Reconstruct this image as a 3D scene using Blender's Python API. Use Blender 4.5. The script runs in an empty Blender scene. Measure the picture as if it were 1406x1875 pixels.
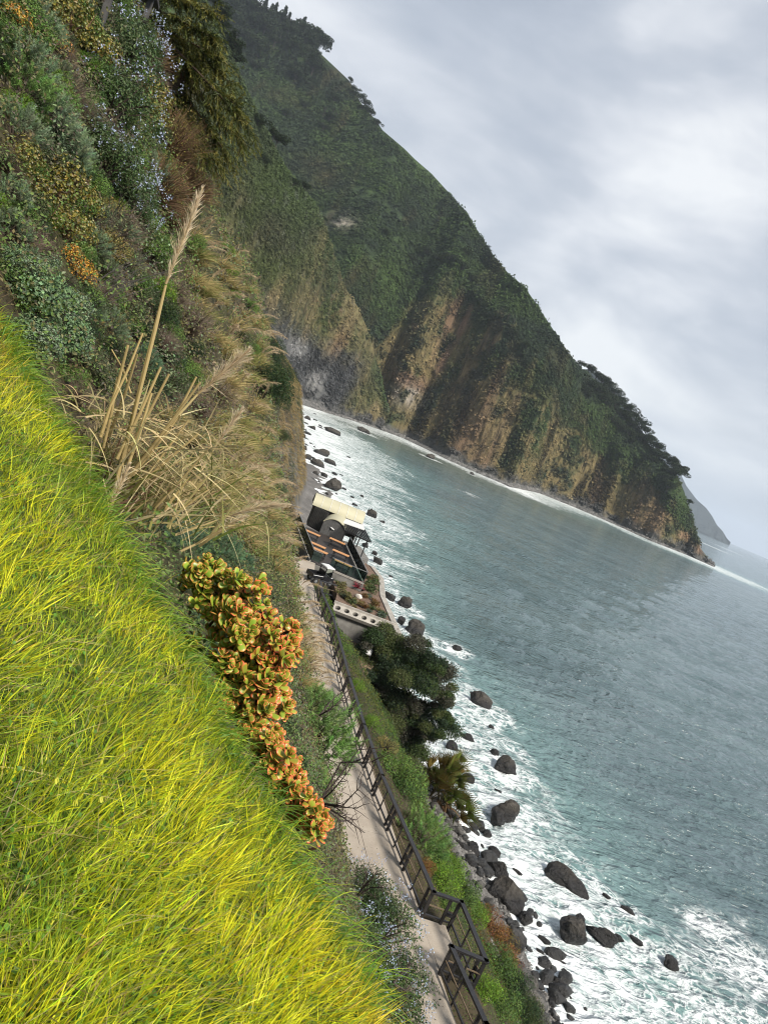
import bpy, math, random
import numpy as np
from mathutils import Matrix, Vector
rng = np.random.default_rng(7)
random.seed(7)
C = bpy.context.scene.collection
# ------------------------------------------------------------------ camera geometry
F = 1400.0; ROLL = math.radians(22.8); PITCH = math.radians(7.97)
CAM = np.array([0.0, 0.0, 30.0])
cR, sR, cP, sP = math.cos(ROLL), math.sin(ROLL), math.cos(PITCH), math.sin(PITCH)

def ray(px, py):
    """direction (x, 1, z) of a photo pixel in the level world frame"""
    dx = np.asarray(px, float) - 703.0; dy = np.asarray(py, float) - 937.5
    u = dx*cR + dy*sR; v = dx*sR - dy*cR
    fw = F*cP + v*sP; up = v*cP - F*sP
    return u/fw, up/fw

def atz(px, py, z):
    a, e = ray(px, py); t = (z - CAM[2])/e
    return np.array([a*t, t, z])

def atY(px, py, Y):
    a, e = ray(px, py)
    return np.array([a*Y, Y, CAM[2] + e*Y])

# ------------------------------------------------------------------ numpy noise
def _hash(ix, iy, iz, seed):
    h = (ix*374761393 + iy*668265263 + iz*2147483647 + seed*974711) & 0xFFFFFFFF
    h = ((h ^ (h >> 13))*1274126177) & 0xFFFFFFFF
    h = (h ^ (h >> 16)) & 0xFFFFFF
    return h/float(0xFFFFFF)

def vn(x, y, z=0.0, seed=0):
    x = np.asarray(x, float); y = np.asarray(y, float); z = np.asarray(z, float) + 0*x
    x0 = np.floor(x); y0 = np.floor(y); z0 = np.floor(z)
    fx, fy, fz = x-x0, y-y0, z-z0
    fx = fx*fx*(3-2*fx); fy = fy*fy*(3-2*fy); fz = fz*fz*(3-2*fz)
    xi, yi, zi = x0.astype(np.int64), y0.astype(np.int64), z0.astype(np.int64)
    def c(a, b, d): return _hash(xi+a, yi+b, zi+d, seed)
    x00 = c(0,0,0)*(1-fx)+c(1,0,0)*fx; x10 = c(0,1,0)*(1-fx)+c(1,1,0)*fx
    x01 = c(0,0,1)*(1-fx)+c(1,0,1)*fx; x11 = c(0,1,1)*(1-fx)+c(1,1,1)*fx
    return ((x00*(1-fy)+x10*fy)*(1-fz) + (x01*(1-fy)+x11*fy)*fz)*2-1

def fbm(x, y, z=0.0, oct=4, seed=0):
    s = 0; a = 1.0; n = 0; f = 1.0
    for o in range(oct):
        s = s + a*vn(np.asarray(x)*f+o*17.3, np.asarray(y)*f-o*9.1, np.asarray(z)*f+o*5.7, seed+o*31); n += a; a *= .5; f *= 2.03
    return s/n

def sstep(a, b, x):
    t = np.clip((np.asarray(x, float)-a)/(b-a), 0, 1); return t*t*(3-2*t)

def lerp(a, b, t): return a + (b-a)*t

# ------------------------------------------------------------------ mesh building
def make_mesh(name, V, quads=None, tris=None, col=None, smooth=False):
    me = bpy.data.meshes.new(name)
    V = np.ascontiguousarray(V, np.float32); nv = len(V)
    lo = []; st = []; pos = 0
    if quads is not None and len(quads):
        q = np.asarray(quads, np.int32); lo.append(q.ravel()); st.append(np.arange(len(q))*4); pos = len(q)*4
    if tris is not None and len(tris):
        t = np.asarray(tris, np.int32); lo.append(t.ravel()); st.append(pos+np.arange(len(t))*3)
    lo = np.concatenate(lo).astype(np.int32); st = np.concatenate(st).astype(np.int32)
    me.vertices.add(nv); me.vertices.foreach_set("co", V.ravel())
    me.loops.add(len(lo)); me.loops.foreach_set("vertex_index", lo)
    me.polygons.add(len(st)); me.polygons.foreach_set("loop_start", st)
    me.polygons.foreach_set("use_smooth", np.full(len(st), bool(smooth)))
    if col is not None:
        at = me.color_attributes.new("Col", 'FLOAT_COLOR', 'POINT')
        c = np.asarray(col, np.float32)
        if c.shape[1] == 3: c = np.concatenate([c, np.ones((len(c), 1), np.float32)], 1)
        at.data.foreach_set("color", np.ascontiguousarray(c).ravel())
    me.update(calc_edges=True)
    return me

def link(name, me, mat=None, parent=None, loc=None):
    o = bpy.data.objects.new(name, me); C.objects.link(o)
    if mat is not None and me is not None and not me.materials: me.materials.append(mat)
    if parent is not None: o.parent = parent
    if loc is not None: o.location = loc
    return o

class MB:
    def __init__(s): s.V=[]; s.Q=[]; s.T=[]; s.K=[]; s.n=0
    def add(s, V, quads=None, tris=None, col=(1,1,1)):
        V = np.asarray(V, float).reshape(-1, 3)
        if quads is not None and len(quads): s.Q.append(np.asarray(quads, np.int64).reshape(-1,4)+s.n)
        if tris is not None and len(tris): s.T.append(np.asarray(tris, np.int64).reshape(-1,3)+s.n)
        col = np.asarray(col, float)
        if col.ndim == 1: col = np.tile(col, (len(V), 1))
        s.K.append(col[:, :3]); s.V.append(V); s.n += len(V); return s
    def box(s, c, size, rot=None, col=(1,1,1)):
        hx, hy, hz = [k/2 for k in size]
        v = np.array([[-hx,-hy,-hz],[hx,-hy,-hz],[hx,hy,-hz],[-hx,hy,-hz],[-hx,-hy,hz],[hx,-hy,hz],[hx,hy,hz],[-hx,hy,hz]])
        if rot is not None: v = v @ np.asarray(rot).T
        return s.add(v+np.asarray(c, float), [[0,3,2,1],[4,5,6,7],[0,1,5,4],[1,2,6,5],[2,3,7,6],[3,0,4,7]], col=col)
    def beam(s, a, b, w, h, col=(1,1,1), up=(0,0,1)):
        a = np.asarray(a, float); b = np.asarray(b, float); d = b-a; L = np.linalg.norm(d); d = d/L
        u = np.asarray(up, float); x = np.cross(d, u); 
        if np.linalg.norm(x) < 1e-4: x = np.cross(d, [1,0,0])
        x /= np.linalg.norm(x); z = np.cross(x, d)
        return s.box((a+b)/2, (w, L, h), np.stack([x, d, z], 1), col)
    def tube(s, P, R, n=6, col=(1,1,1), cap=True):
        P = np.asarray(P, float); R = np.broadcast_to(np.asarray(R, float), (len(P),))
        T = np.gradient(P, axis=0); T /= np.linalg.norm(T, axis=1)[:, None]+1e-9
        ref = np.array([0,0,1.0]) if abs(T[0][2]) < .9 else np.array([1.0,0,0])
        X = np.cross(T, ref); X /= np.linalg.norm(X, axis=1)[:, None]+1e-9; Y = np.cross(T, X)
        ang = np.arange(n)*2*math.pi/n
        V = P[:, None] + R[:, None, None]*(X[:, None]*np.cos(ang)[None, :, None]+Y[:, None]*np.sin(ang)[None, :, None])
        m = len(P); q = []
        for i in range(m-1):
            for j in range(n): q.append([i*n+j, i*n+(j+1)%n, (i+1)*n+(j+1)%n, (i+1)*n+j])
        V = V.reshape(-1, 3); t = []
        if cap:
            V = np.concatenate([V, P[:1], P[-1:]]); a, b = m*n, m*n+1
            for j in range(n): t += [[a, (j+1)%n, j], [b, (m-1)*n+j, (m-1)*n+(j+1)%n]]
        return s.add(V, q, t, col)
    def blades(s, P, D, L, W, droop=.5, seg=4, col=(1,1,1), tip=.05, side=None, twist=0.0, col_tip=None, belly=0.0):
        """grass-like strips. P roots, D directions, L lengths, W widths, droop bends the tip down"""
        P = np.asarray(P, float); N = len(P); D = np.asarray(D, float)
        D = D/(np.linalg.norm(D, axis=1)[:, None]+1e-9)
        L = np.broadcast_to(L, (N,)); W = np.broadcast_to(W, (N,)); dr = np.broadcast_to(droop, (N,))
        if side is None:
            r = rng.normal(size=(N, 3)); side = np.cross(D, r)
        side = side/(np.linalg.norm(side, axis=1)[:, None]+1e-9)
        t = np.linspace(0, 1, seg+1)
        pts = P[:, None] + D[:, None]*(L[:, None]*t)[:, :, None]
        pts[:, :, 2] -= (dr*L)[:, None]*t**2
        prof = (1-t**1.5)*(1-tip)+tip
        if belly: prof = prof*(1+belly*np.sin(np.pi*t))*(.35+.65*np.minimum(1, t*4))
        w = (W[:, None]*prof)[:, :, None]*.5*side[:, None]
        V = np.stack([pts-w, pts+w], 2).reshape(-1, 3)
        base = (np.arange(N)*2*(seg+1))[:, None]+(np.arange(seg)*2)[None]
        q = np.stack([base, base+1, base+3, base+2], -1).reshape(-1, 4)
        col = np.asarray(col, float)
        if col.ndim == 1: col = np.tile(col, (N, 1))
        k = np.repeat(col[:, None], seg+1, 1)
        if col_tip is not None: k = k+(np.asarray(col_tip)[None, None]-k)*(t**2.2)[None, :, None]
        k = np.repeat(k[:, :, None], 2, 2).reshape(-1, 3)
        return s.add(V, q, col=k)
    def leaves(s, P, N_, L, W, col, fold=.25, axis=None):
        """one leaf = two triangles folded on the midrib. P bases, N_ leaf normals"""
        P = np.asarray(P, float); n = len(P)
        N_ = np.asarray(N_, float); N_ = N_/(np.linalg.norm(N_, axis=1)[:, None]+1e-9)
        A = rng.normal(size=(n, 3)) if axis is None else np.asarray(axis, float)
        A = A-N_*(A*N_).sum(1)[:, None]; A /= np.linalg.norm(A, axis=1)[:, None]+1e-9
        S = np.cross(N_, A); L = np.broadcast_to(L, (n,))[:, None]; W = np.broadcast_to(W, (n,))[:, None]
        mid = P+A*L*.45
        V = np.stack([P, mid+S*W*.5+N_*W*fold, P+A*L, mid-S*W*.5+N_*W*fold], 1).reshape(-1, 3)
        b = np.arange(n)*4
        t = np.concatenate([np.stack([b, b+1, b+2], 1), np.stack([b, b+2, b+3], 1)])
        col = np.asarray(col, float)
        if col.ndim == 1: col = np.tile(col, (n, 1))
        return s.add(V, None, t, np.repeat(col, 4, 0))
    def mesh(s, name, smooth=False, color=True):
        return make_mesh(name, np.concatenate(s.V), np.concatenate(s.Q) if s.Q else None, np.concatenate(s.T) if s.T else None,
                         np.concatenate(s.K) if color else None, smooth)
    def build(s, name, mat, parent=None, smooth=False, loc=None):
        return link(name, s.mesh(name, smooth), mat, parent, loc)

def tag(o, label=None, cat=None, group=None, kind=None):
    if label: o["label"] = label
    if cat: o["category"] = cat
    if group: o["group"] = group
    if kind or cat: o["kind"] = kind or 'thing'
    return o
def empty(name, loc=(0,0,0), rz=0.0, sc=1.0, label=None, cat=None, group=None):
    o = bpy.data.objects.new(name, None); C.objects.link(o); o.location = loc; o.rotation_euler = (0,0,rz); o.scale = (sc,)*3
    return tag(o, label, cat, group)
def copy_tree(o, parent=None):
    c = o.copy(); C.objects.link(c)
    if parent is not None: c.parent = parent
    for ch in [k for k in o.children]: copy_tree(ch, c)
    return c

# ------------------------------------------------------------------ materials
def new_mat(name):
    m = bpy.data.materials.new(name); m.use_nodes = True; nt = m.node_tree; nt.nodes.clear()
    return m, nt
def nd(nt, t, **k):
    n = nt.nodes.new(t)
    for a, b in k.items(): setattr(n, a, b)
    return n
def noise_node(nt, scale, detail=4, rough=.55, dist=0.0, vec=None):
    n = nd(nt, 'ShaderNodeTexNoise'); n.inputs['Scale'].default_value = scale; n.inputs['Detail'].default_value = detail
    n.inputs['Roughness'].default_value = rough; n.inputs['Distortion'].default_value = dist
    if vec is not None: nt.links.new(vec, n.inputs['Vector'])
    return n
def ramp(nt, src, stops):
    r = nd(nt, 'ShaderNodeValToRGB'); e = r.color_ramp.elements
    while len(e) > 1: e.remove(e[-1])
    for i, (p, c) in enumerate(stops):
        x = e[0] if i == 0 else e.new(p)
        x.position = p; x.color = (*c, 1) if len(c) == 3 else c
    nt.links.new(src, r.inputs['Fac']); return r
def mixc(nt, fac, a, b, mode='MIX'):
    m = nd(nt, 'ShaderNodeMix', data_type='RGBA', blend_type=mode)
    for sock, v in ((m.inputs['Factor'], fac), (m.inputs['A'], a), (m.inputs['B'], b)):
        if hasattr(v, 'links'): nt.links.new(v, sock)
        elif isinstance(v, (int, float)): sock.default_value = v
        else: sock.default_value = (*v, 1) if len(v) == 3 else v
    return m.outputs['Result']
def math_n(nt, op, a, b=0.0, clamp=False):
    m = nd(nt, 'ShaderNodeMath', operation=op, use_clamp=clamp)
    for i, v in enumerate((a, b)):
        if hasattr(v, 'links'): nt.links.new(v, m.inputs[i])
        else: m.inputs[i].default_value = v
    return m.outputs[0]
def simple_mat(name, color, rough=.6, metal=0.0, var=.25, scale=8.0, bump=0.0, bscale=40.0, spec=.5):
    m, nt = new_mat(name); out = nd(nt, 'ShaderNodeOutputMaterial'); b = nd(nt, 'ShaderNodeBsdfPrincipled')
    co = nd(nt, 'ShaderNodeTexCoord').outputs['Object']
    n = noise_node(nt, scale, 5, .6, 0, co)
    lo = tuple(c*(1-var) for c in color); hi = tuple(min(1, c*(1+var)) for c in color)
    r = ramp(nt, n.outputs['Fac'], [(.3, lo), (.7, hi)])
    nt.links.new(r.outputs['Color'], b.inputs['Base Color'])
    b.inputs['Roughness'].default_value = rough; b.inputs['Metallic'].default_value = metal; b.inputs['Specular IOR Level'].default_value = spec
    if bump:
        n2 = noise_node(nt, bscale, 5, .6, 0, co); bp = nd(nt, 'ShaderNodeBump'); bp.inputs['Strength'].default_value = bump; bp.inputs['Distance'].default_value = .02
        nt.links.new(n2.outputs['Fac'], bp.inputs['Height']); nt.links.new(bp.outputs['Normal'], b.inputs['Normal'])
    nt.links.new(b.outputs[0], out.inputs[0]); return m
def attr_mat(name, trans=0.3, rough=.55, spec=.3, tint=(1,1,1), nscale=0.0, nvar=.3):
    """plant material: colour attribute carries each leaf's own colour; thin leaves let some light through"""
    m, nt = new_mat(name); out = nd(nt, 'ShaderNodeOutputMaterial'); b = nd(nt, 'ShaderNodeBsdfPrincipled')
    a = nd(nt, 'ShaderNodeAttribute', attribute_name='Col'); col = a.outputs['Color']
    if nscale:
        co = nd(nt, 'ShaderNodeTexCoord').outputs['Object']; n = noise_node(nt, nscale, 4, .6, 0, co)
        r = ramp(nt, n.outputs['Fac'], [(.25, (1-nvar,)*3), (.75, (1+nvar,)*3)])
        col = mixc(nt, 1.0, col, r.outputs['Color'], 'MULTIPLY')
    if tint != (1,1,1): col = mixc(nt, 1.0, col, tint, 'MULTIPLY')
    nt.links.new(col, b.inputs['Base Color']); b.inputs['Roughness'].default_value = rough; b.inputs['Specular IOR Level'].default_value = spec
    if trans > 0:
        t = nd(nt, 'ShaderNodeBsdfTranslucent'); nt.links.new(col, t.inputs['Color'])
        mx = nd(nt, 'ShaderNodeMixShader'); mx.inputs[0].default_value = trans
        nt.links.new(b.outputs[0], mx.inputs[1]); nt.links.new(t.outputs[0], mx.inputs[2]); nt.links.new(mx.outputs[0], out.inputs[0])
    else: nt.links.new(b.outputs[0], out.inputs[0])
    return m
M_LEAF = attr_mat('leaf', .3); M_GRASS = attr_mat('grass_blade', .42, .5, .35); M_DRY = attr_mat('dry_grass', .3, .7, .2)
M_TWIG = attr_mat('twig_bark', 0, .8, .2); M_SUCC = attr_mat('succulent', .12, .38, .5)

# ------------------------------------------------------------------ camera, light, world
cam_d = bpy.data.cameras.new('camera'); cam = bpy.data.objects.new('camera', cam_d); C.objects.link(cam)
Rw = np.array([cR, sR*sP, sR*cP]); Up = np.array([-sR, cR*sP, cR*cP]); Fw = np.array([0, cP, -sP])
cam.matrix_world = Matrix(((Rw[0], Up[0], -Fw[0], CAM[0]), (Rw[1], Up[1], -Fw[1], CAM[1]), (Rw[2], Up[2], -Fw[2], CAM[2]), (0,0,0,1)))
cam_d.sensor_fit = 'VERTICAL'; cam_d.angle_y = 2*math.atan(937.5/F); cam_d.clip_start = .05; cam_d.clip_end = 60000
S = bpy.context.scene; S.camera = cam
S.view_settings.view_transform = 'Standard'; S.view_settings.look = 'None'; S.view_settings.exposure = 0.6; S.view_settings.gamma = 1
S.cycles.filter_width = 1.1; S.cycles.use_denoising = True; S.cycles.max_bounces = 6; S.cycles.volume_bounces = 1; S.cycles.transparent_max_bounces = 8
S.cycles.sample_clamp_indirect = 6; S.cycles.caustics_reflective = False; S.cycles.caustics_refractive = False
SUN_EL, SUN_AZ = math.radians(44), math.radians(135)      # azimuth measured clockwise from the view direction (+Y)
sd = bpy.data.lights.new('sun', 'SUN'); sun = bpy.data.objects.new('sun', sd); C.objects.link(sun)
sd.energy = 4.4; sd.angle = math.radians(12); sd.color = (1, .93, .82)
sv = Vector((math.sin(SUN_AZ)*math.cos(SUN_EL), math.cos(SUN_AZ)*math.cos(SUN_EL), math.sin(SUN_EL)))
sun.rotation_euler = (-sv).to_track_quat('-Z', 'Y').to_euler()
w = bpy.data.worlds.new('World'); S.world = w; w.use_nodes = True; nt = w.node_tree; nt.nodes.clear()
out = nd(nt, 'ShaderNodeOutputWorld'); bg = nd(nt, 'ShaderNodeBackground'); bg.inputs['Strength'].default_value = .078
sky = nd(nt, 'ShaderNodeTexSky', sky_type='NISHITA'); sky.sun_disc = False; sky.sun_elevation = SUN_EL; sky.sun_rotation = SUN_AZ
gen = nd(nt, 'ShaderNodeTexCoord').outputs['Generated']
sep = nd(nt, 'ShaderNodeSeparateXYZ'); nt.links.new(gen, sep.inputs[0])
zz = math_n(nt, 'ADD', math_n(nt, 'MAXIMUM', sep.outputs[2], 0.0), .24)
cmb = nd(nt, 'ShaderNodeCombineXYZ')
nt.links.new(math_n(nt, 'MULTIPLY', math_n(nt, 'DIVIDE', sep.outputs[0], zz), .85), cmb.inputs[0])
nt.links.new(math_n(nt, 'DIVIDE', sep.outputs[1], zz), cmb.inputs[1])
cmap = nd(nt, 'ShaderNodeMapping'); cmap.inputs['Scale'].default_value = (1.5, 1.5, 3.6); cmap.inputs['Location'].default_value = (.35, .2, .1); nt.links.new(gen, cmap.inputs[0])
n1 = noise_node(nt, 1.25, 4, .5, .5, cmap.outputs[0]); n2 = noise_node(nt, 3.2, 6, .55, .35, cmap.outputs[0])
mixn = math_n(nt, 'ADD', math_n(nt, 'MULTIPLY', n1.outputs['Fac'], .72), math_n(nt, 'MULTIPLY', n2.outputs['Fac'], .28))
# thin bright cloud towards the sea, heavier grey cloud overhead
dt = nd(nt, 'ShaderNodeVectorMath', operation='DOT_PRODUCT'); nt.links.new(gen, dt.inputs[0])
bd = Vector((.33, 1, .2)).normalized(); dt.inputs[1].default_value = bd
glow = math_n(nt, 'POWER', math_n(nt, 'MAXIMUM', dt.outputs['Value'], 0.0), 26.0)
mixn = math_n(nt, 'ADD', math_n(nt, 'MULTIPLY', math_n(nt, 'SUBTRACT', mixn, .5), 1.45), .475)
den = math_n(nt, 'ADD', mixn, math_n(nt, 'MULTIPLY', glow, .17))
clouds = ramp(nt, den, [(.36, (3.6, 4.05, 4.8)), (.46, (4.5, 4.95, 5.7)), (.54, (5.3, 5.7, 6.35)), (.62, (6.7, 7.0, 7.5)), (.72, (8.4, 8.6, 8.8))])
low = ramp(nt, sep.outputs[2], [(.0, (1,1,1)), (.12, (0,0,0))])
cl2 = mixc(nt, math_n(nt, 'MULTIPLY', low.outputs['Color'], .75), clouds.outputs['Color'], (4.3, 5.0, 6.5))
fin = mixc(nt, .9, sky.outputs[0], cl2)
nt.links.new(fin, bg.inputs['Color']); nt.links.new(bg.outputs[0], out.inputs[0])
# ------------------------------------------------------------------ near ground
ZP = 13.6
def xr(Y): return 7.5-.2735*(np.asarray(Y, float)-22.6)          # seaward edge of the path
FOOT = np.array([(-20,40),(0,31),(20,24.5),(38.7,18.6),(42.4,18.1),(50.6,15.6),(57,13.2),(63.9,11.2),(70,8.5),(80,5.0),(88,0.),(93,-8),(100,-11),(150,-16),(190,-20),(226,-28),(324,-46),(420,-64)], float)
def foot(Y): return np.interp(Y, FOOT[:,0], FOOT[:,1])
def pl(Y):
    Y = np.asarray(Y, float)
    return xr(Y)-2.9-1.0*sstep(60, 66, Y)
A_ = np.array([-3.9, 7.0]); B_ = np.array([.80, 3.2])
e_ = (B_-A_)/np.linalg.norm(B_-A_); q_ = np.array([-e_[1], e_[0]]); q_ = q_ if q_[1] > 0 else -q_
def ground(x, y, rough=True):
    x = np.asarray(x, float); y = np.asarray(y, float)
    p = pl(y); r = xr(y); f = foot(y)
    d = p-x
    s = np.interp(y, [8, 25, 35, 60], [1.19, 1.5, 1.75, 1.9]); d1 = np.interp(y, [0, 20, 25, 30, 40, 60, 95], [60, 40, 14, 11, 10.5, 9, 9])
    inl = ZP+s*np.minimum(d, d1)+.75*np.maximum(d-d1, 0)
    t = np.clip((x-r-.9)/np.maximum(f-r-.9, .5), 0, 1.6)
    sea = ZP-.12-(ZP-.9)*(np.minimum(t, 1)*.75+.25*sstep(0, 1, np.minimum(t,1)))-np.maximum(t-1, 0)*np.maximum(f-r, 1)*(.2+.25*np.clip((t-1.2)*5, 0, 1))
    z = np.where(d > 0, inl, np.where(x < r+.9, ZP-.12+0*x, sea))
    # the cliff beyond the terrace
    dc = f-x
    zc = .8+np.where(dc > 0, np.minimum(dc, 11)*2.1+.8*np.maximum(dc-11, 0), dc*.12)
    k = sstep(89, 93, y)
    z = z*(1-k)+zc*k
    # grass bank under the viewpoint
    q = (x-A_[0])*q_[0]+(y-A_[1])*q_[1]
    bank = 28.4-.538*x-.177*y
    bank = bank-np.maximum(q, 0)*1.7-.35*np.exp(-(q/.5)**2)*0
    near = sstep(9.5, 6.5, np.hypot(x, y-1.0)+0*x)
    z = np.where(bank > z, z+(bank-z)*sstep(14, 9, np.hypot(x, y)), z)
    z = np.where((q < 0) & (np.hypot(x, y) < 9), bank*near+z*(1-near), z)
    if rough:
        away = np.where((d < .4) & (x < r+1.0) & (y < 64), 0.0, 1.0)*np.where(q < 1.0, .25, 1.0)
        far = sstep(30, 90, y)
        z = z+away*((.35+.5*far)*fbm(x*.33, y*.33, 0, 4, 3)+.10*fbm(x*1.7, y*1.7, 0, 3, 5)*(1-far)+k*2.0*fbm(x*.12, y*.07, z*.05, 4, 9)*sstep(-1, 4, dc))
    # terraces cut into the slope for the building, the garden and the yard below it
    site = (y > 62.0) & (y < 89.5) & (x > p-.3) & (x < r+9.5)
    z = np.where(site, np.minimum(z, np.where(x < r+6.2, 12.3, np.minimum(z, 9.5))), z)
    yard = (y > 54.5) & (y < 64.5) & (x > r+1.6) & (x < r+9)
    z = np.where(yard, np.minimum(z, 10.0), z)
    return z
def hit(px, py, t0=1.2, t1=420.0, lift=0.0):
    """where the view ray of a photo pixel meets the near ground"""
    a, e = ray(px, py)
    t = np.exp(np.linspace(math.log(t0), math.log(t1), 2400))
    zr = CAM[2]+e*t; g = ground(a*t, t)+lift
    i = np.argmax(zr < g)
    if zr[i] >= g[i]: return None
    return np.array([a*t[i], t[i], g[i]-lift])

def earth_col(P):
    x, y, z = P[:,0], P[:,1], P[:,2]
    n = fbm(x*.5, y*.5, z*.5, 4, 21)[:, None]; n2 = fbm(x*.13, y*.13, z*.2, 4, 22)[:, None]
    c = np.array([.055,.045,.028])+n*np.array([.03,.022,.012])
    c = lerp(c, np.array([.03,.042,.014]), np.clip(n2*2+.3, 0, 1))
    gb = (sstep(8.5, 6.5, np.hypot(x, y)))[:, None]; c = lerp(c, np.array([.040,.062,.012])*(1+.5*n), gb)
    cl = sstep(88, 96, y)[:, None]*sstep(26, 10, z)[:, None]
    rock = np.array([.12,.115,.11])*(1+.6*fbm(x*.4, y*.15, z*.5, 4, 25)[:, None])
    c = lerp(c, rock, np.clip(cl*(.55+n2*1.6), 0, 1))
    sh = sstep(2.6, 1.2, z)[:, None]
    c = lerp(c, np.array([.13,.125,.12])*(1+.5*n), sh)
    return np.clip(c, .005, 1)
def grid_faces(n, m):
    i = np.arange(n-1)[:, None]*m+np.arange(m-1)[None]
    return np.stack([i, i+1, i+m+1, i+m], -1).reshape(-1, 4)
def near_sheet(xs, ys, drop=0.0):
    X, Y = np.meshgrid(xs, ys, indexing='xy'); Z = ground(X, Y)-drop
    return np.stack([X, Y, Z], -1).reshape(-1, 3), grid_faces(len(ys), len(xs))
M_EARTH = attr_mat('hill_earth', 0, .95, .15, nscale=2.2, nvar=.35)
mb = MB()
# one continuous sheet; rows get longer with distance
ys = np.concatenate([np.arange(-9, 34, .3), np.arange(34, 100, .6), np.arange(100, 250, 2.0)])
xs = np.concatenate([np.arange(-95, -30, 2.0), np.arange(-30, -12, .7), np.arange(-12, 14, .3), np.arange(14, 46, 1.0)])
V, Q = near_sheet(xs, ys)
mb.add(V, Q, col=earth_col(V)); tag(mb.build('hillside_ground', M_EARTH, smooth=True), kind='structure')

# ------------------------------------------------------------------ path
def path_mat():
    m, nt = new_mat('path_concrete'); out = nd(nt, 'ShaderNodeOutputMaterial'); b = nd(nt, 'ShaderNodeBsdfPrincipled')
    co = nd(nt, 'ShaderNodeTexCoord').outputs['Object']
    n1 = noise_node(nt, .55, 5, .6, .3, co); n2 = noise_node(nt, 24, 4, .6, 0, co)
    r = ramp(nt, n1.outputs['Fac'], [(.28, (.24,.205,.165)), (.5, (.33,.285,.235)), (.74, (.40,.355,.30))])
    r2 = ramp(nt, n2.outputs['Fac'], [(.3, (.86,.86,.86)), (.7, (1.08,1.08,1.08))])
    nt.links.new(mixc(nt, 1.0, r.outputs['Color'], r2.outputs['Color'], 'MULTIPLY'), b.inputs['Base Color'])
    b.inputs['Roughness'].default_value = .85
    bp = nd(nt, 'ShaderNodeBump'); bp.inputs['Strength'].default_value = .25; bp.inputs['Distance'].default_value = .01
    nt.links.new(n2.outputs['Fac'], bp.inputs['Height']); nt.links.new(bp.outputs['Normal'], b.inputs['Normal'])
    nt.links.new(b.outputs[0], out.inputs[0]); return m
M_PATH = path_mat(); M_JOINT = simple_mat('path_joint', (.06,.052,.045), .9)
PD = np.array([-.2735, 1.0]); PD /= np.linalg.norm(PD); PN = np.array([PD[1], -PD[0]])   # along, seaward
P0 = np.array([7.5, 22.6])
def pw(s, n, z=ZP):        # s metres along the path from P0, n metres seaward of its edge
    q = P0+PD*s+PN*n; return np.array([q[0], q[1], z])
mb = MB()
# slabs between the joints, each a thin block
jo = [-32.0]
while jo[-1] < 41: jo.append(jo[-1]+3.55)
for a, b in zip(jo[:-1], jo[1:]):
    g = .012
    for n0, n1 in ((-2.6, -.62), (-.60, 0.0)) if False else ((-2.9, -1.62), (-1.60, 0.0)):
        v = [pw(a+g, n0), pw(b-g, n0), pw(b-g, n1), pw(a+g, n1)]
        v = v+[p-np.array([0,0,.16]) for p in v]
        mb.add(v, [[0,3,2,1],[4,5,6,7],[0,1,5,4],[1,2,6,5],[2,3,7,6],[3,0,4,7]])
# viewing bay: seaward bulge between the two railing corners
bay = [atz(766,1679,ZP), atz(815,1695,ZP), atz(831,1736,ZP), atz(803,1775,ZP)]
n_in = .03
v = [bay[0]+np.array([n_in,0,0]), bay[3]+np.array([n_in,0,0]), bay[2], bay[1]]; v = [p+np.array([0,0,.006]) for p in v]; v = v+[p-np.array([0,0,.2]) for p in v]
mb.add(v, [[0,1,2,3][::-1],[4,5,6,7],[0,1,5,4],[1,2,6,5],[2,3,7,6],[3,0,4,7]])
# turning area by the terrace
v = [pw(40.6, -3.0, ZP+.004), pw(47.2, -3.6, ZP+.004), pw(47.2, 1.0, ZP+.004), pw(40.6, .1, ZP+.004)]; v = v+[p-np.array([0,0,.25]) for p in v]
mb.add(v, [[0,3,2,1],[4,5,6,7],[0,1,5,4],[1,2,6,5],[2,3,7,6],[3,0,4,7]])
tag(mb.build('path', M_PATH), kind='structure')
mb = MB(); v = [pw(-33,-2.95,ZP-.03), pw(41,-2.95,ZP-.03), pw(41,.02,ZP-.03), pw(-33,.02,ZP-.03)]; v = v+[p-np.array([0,0,.5]) for p in v]
mb.add(v, [[0,3,2,1],[4,5,6,7],[0,1,5,4],[1,2,6,5],[2,3,7,6],[3,0,4,7]]); tag(mb.build('path_bed', M_JOINT), kind='structure')

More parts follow.
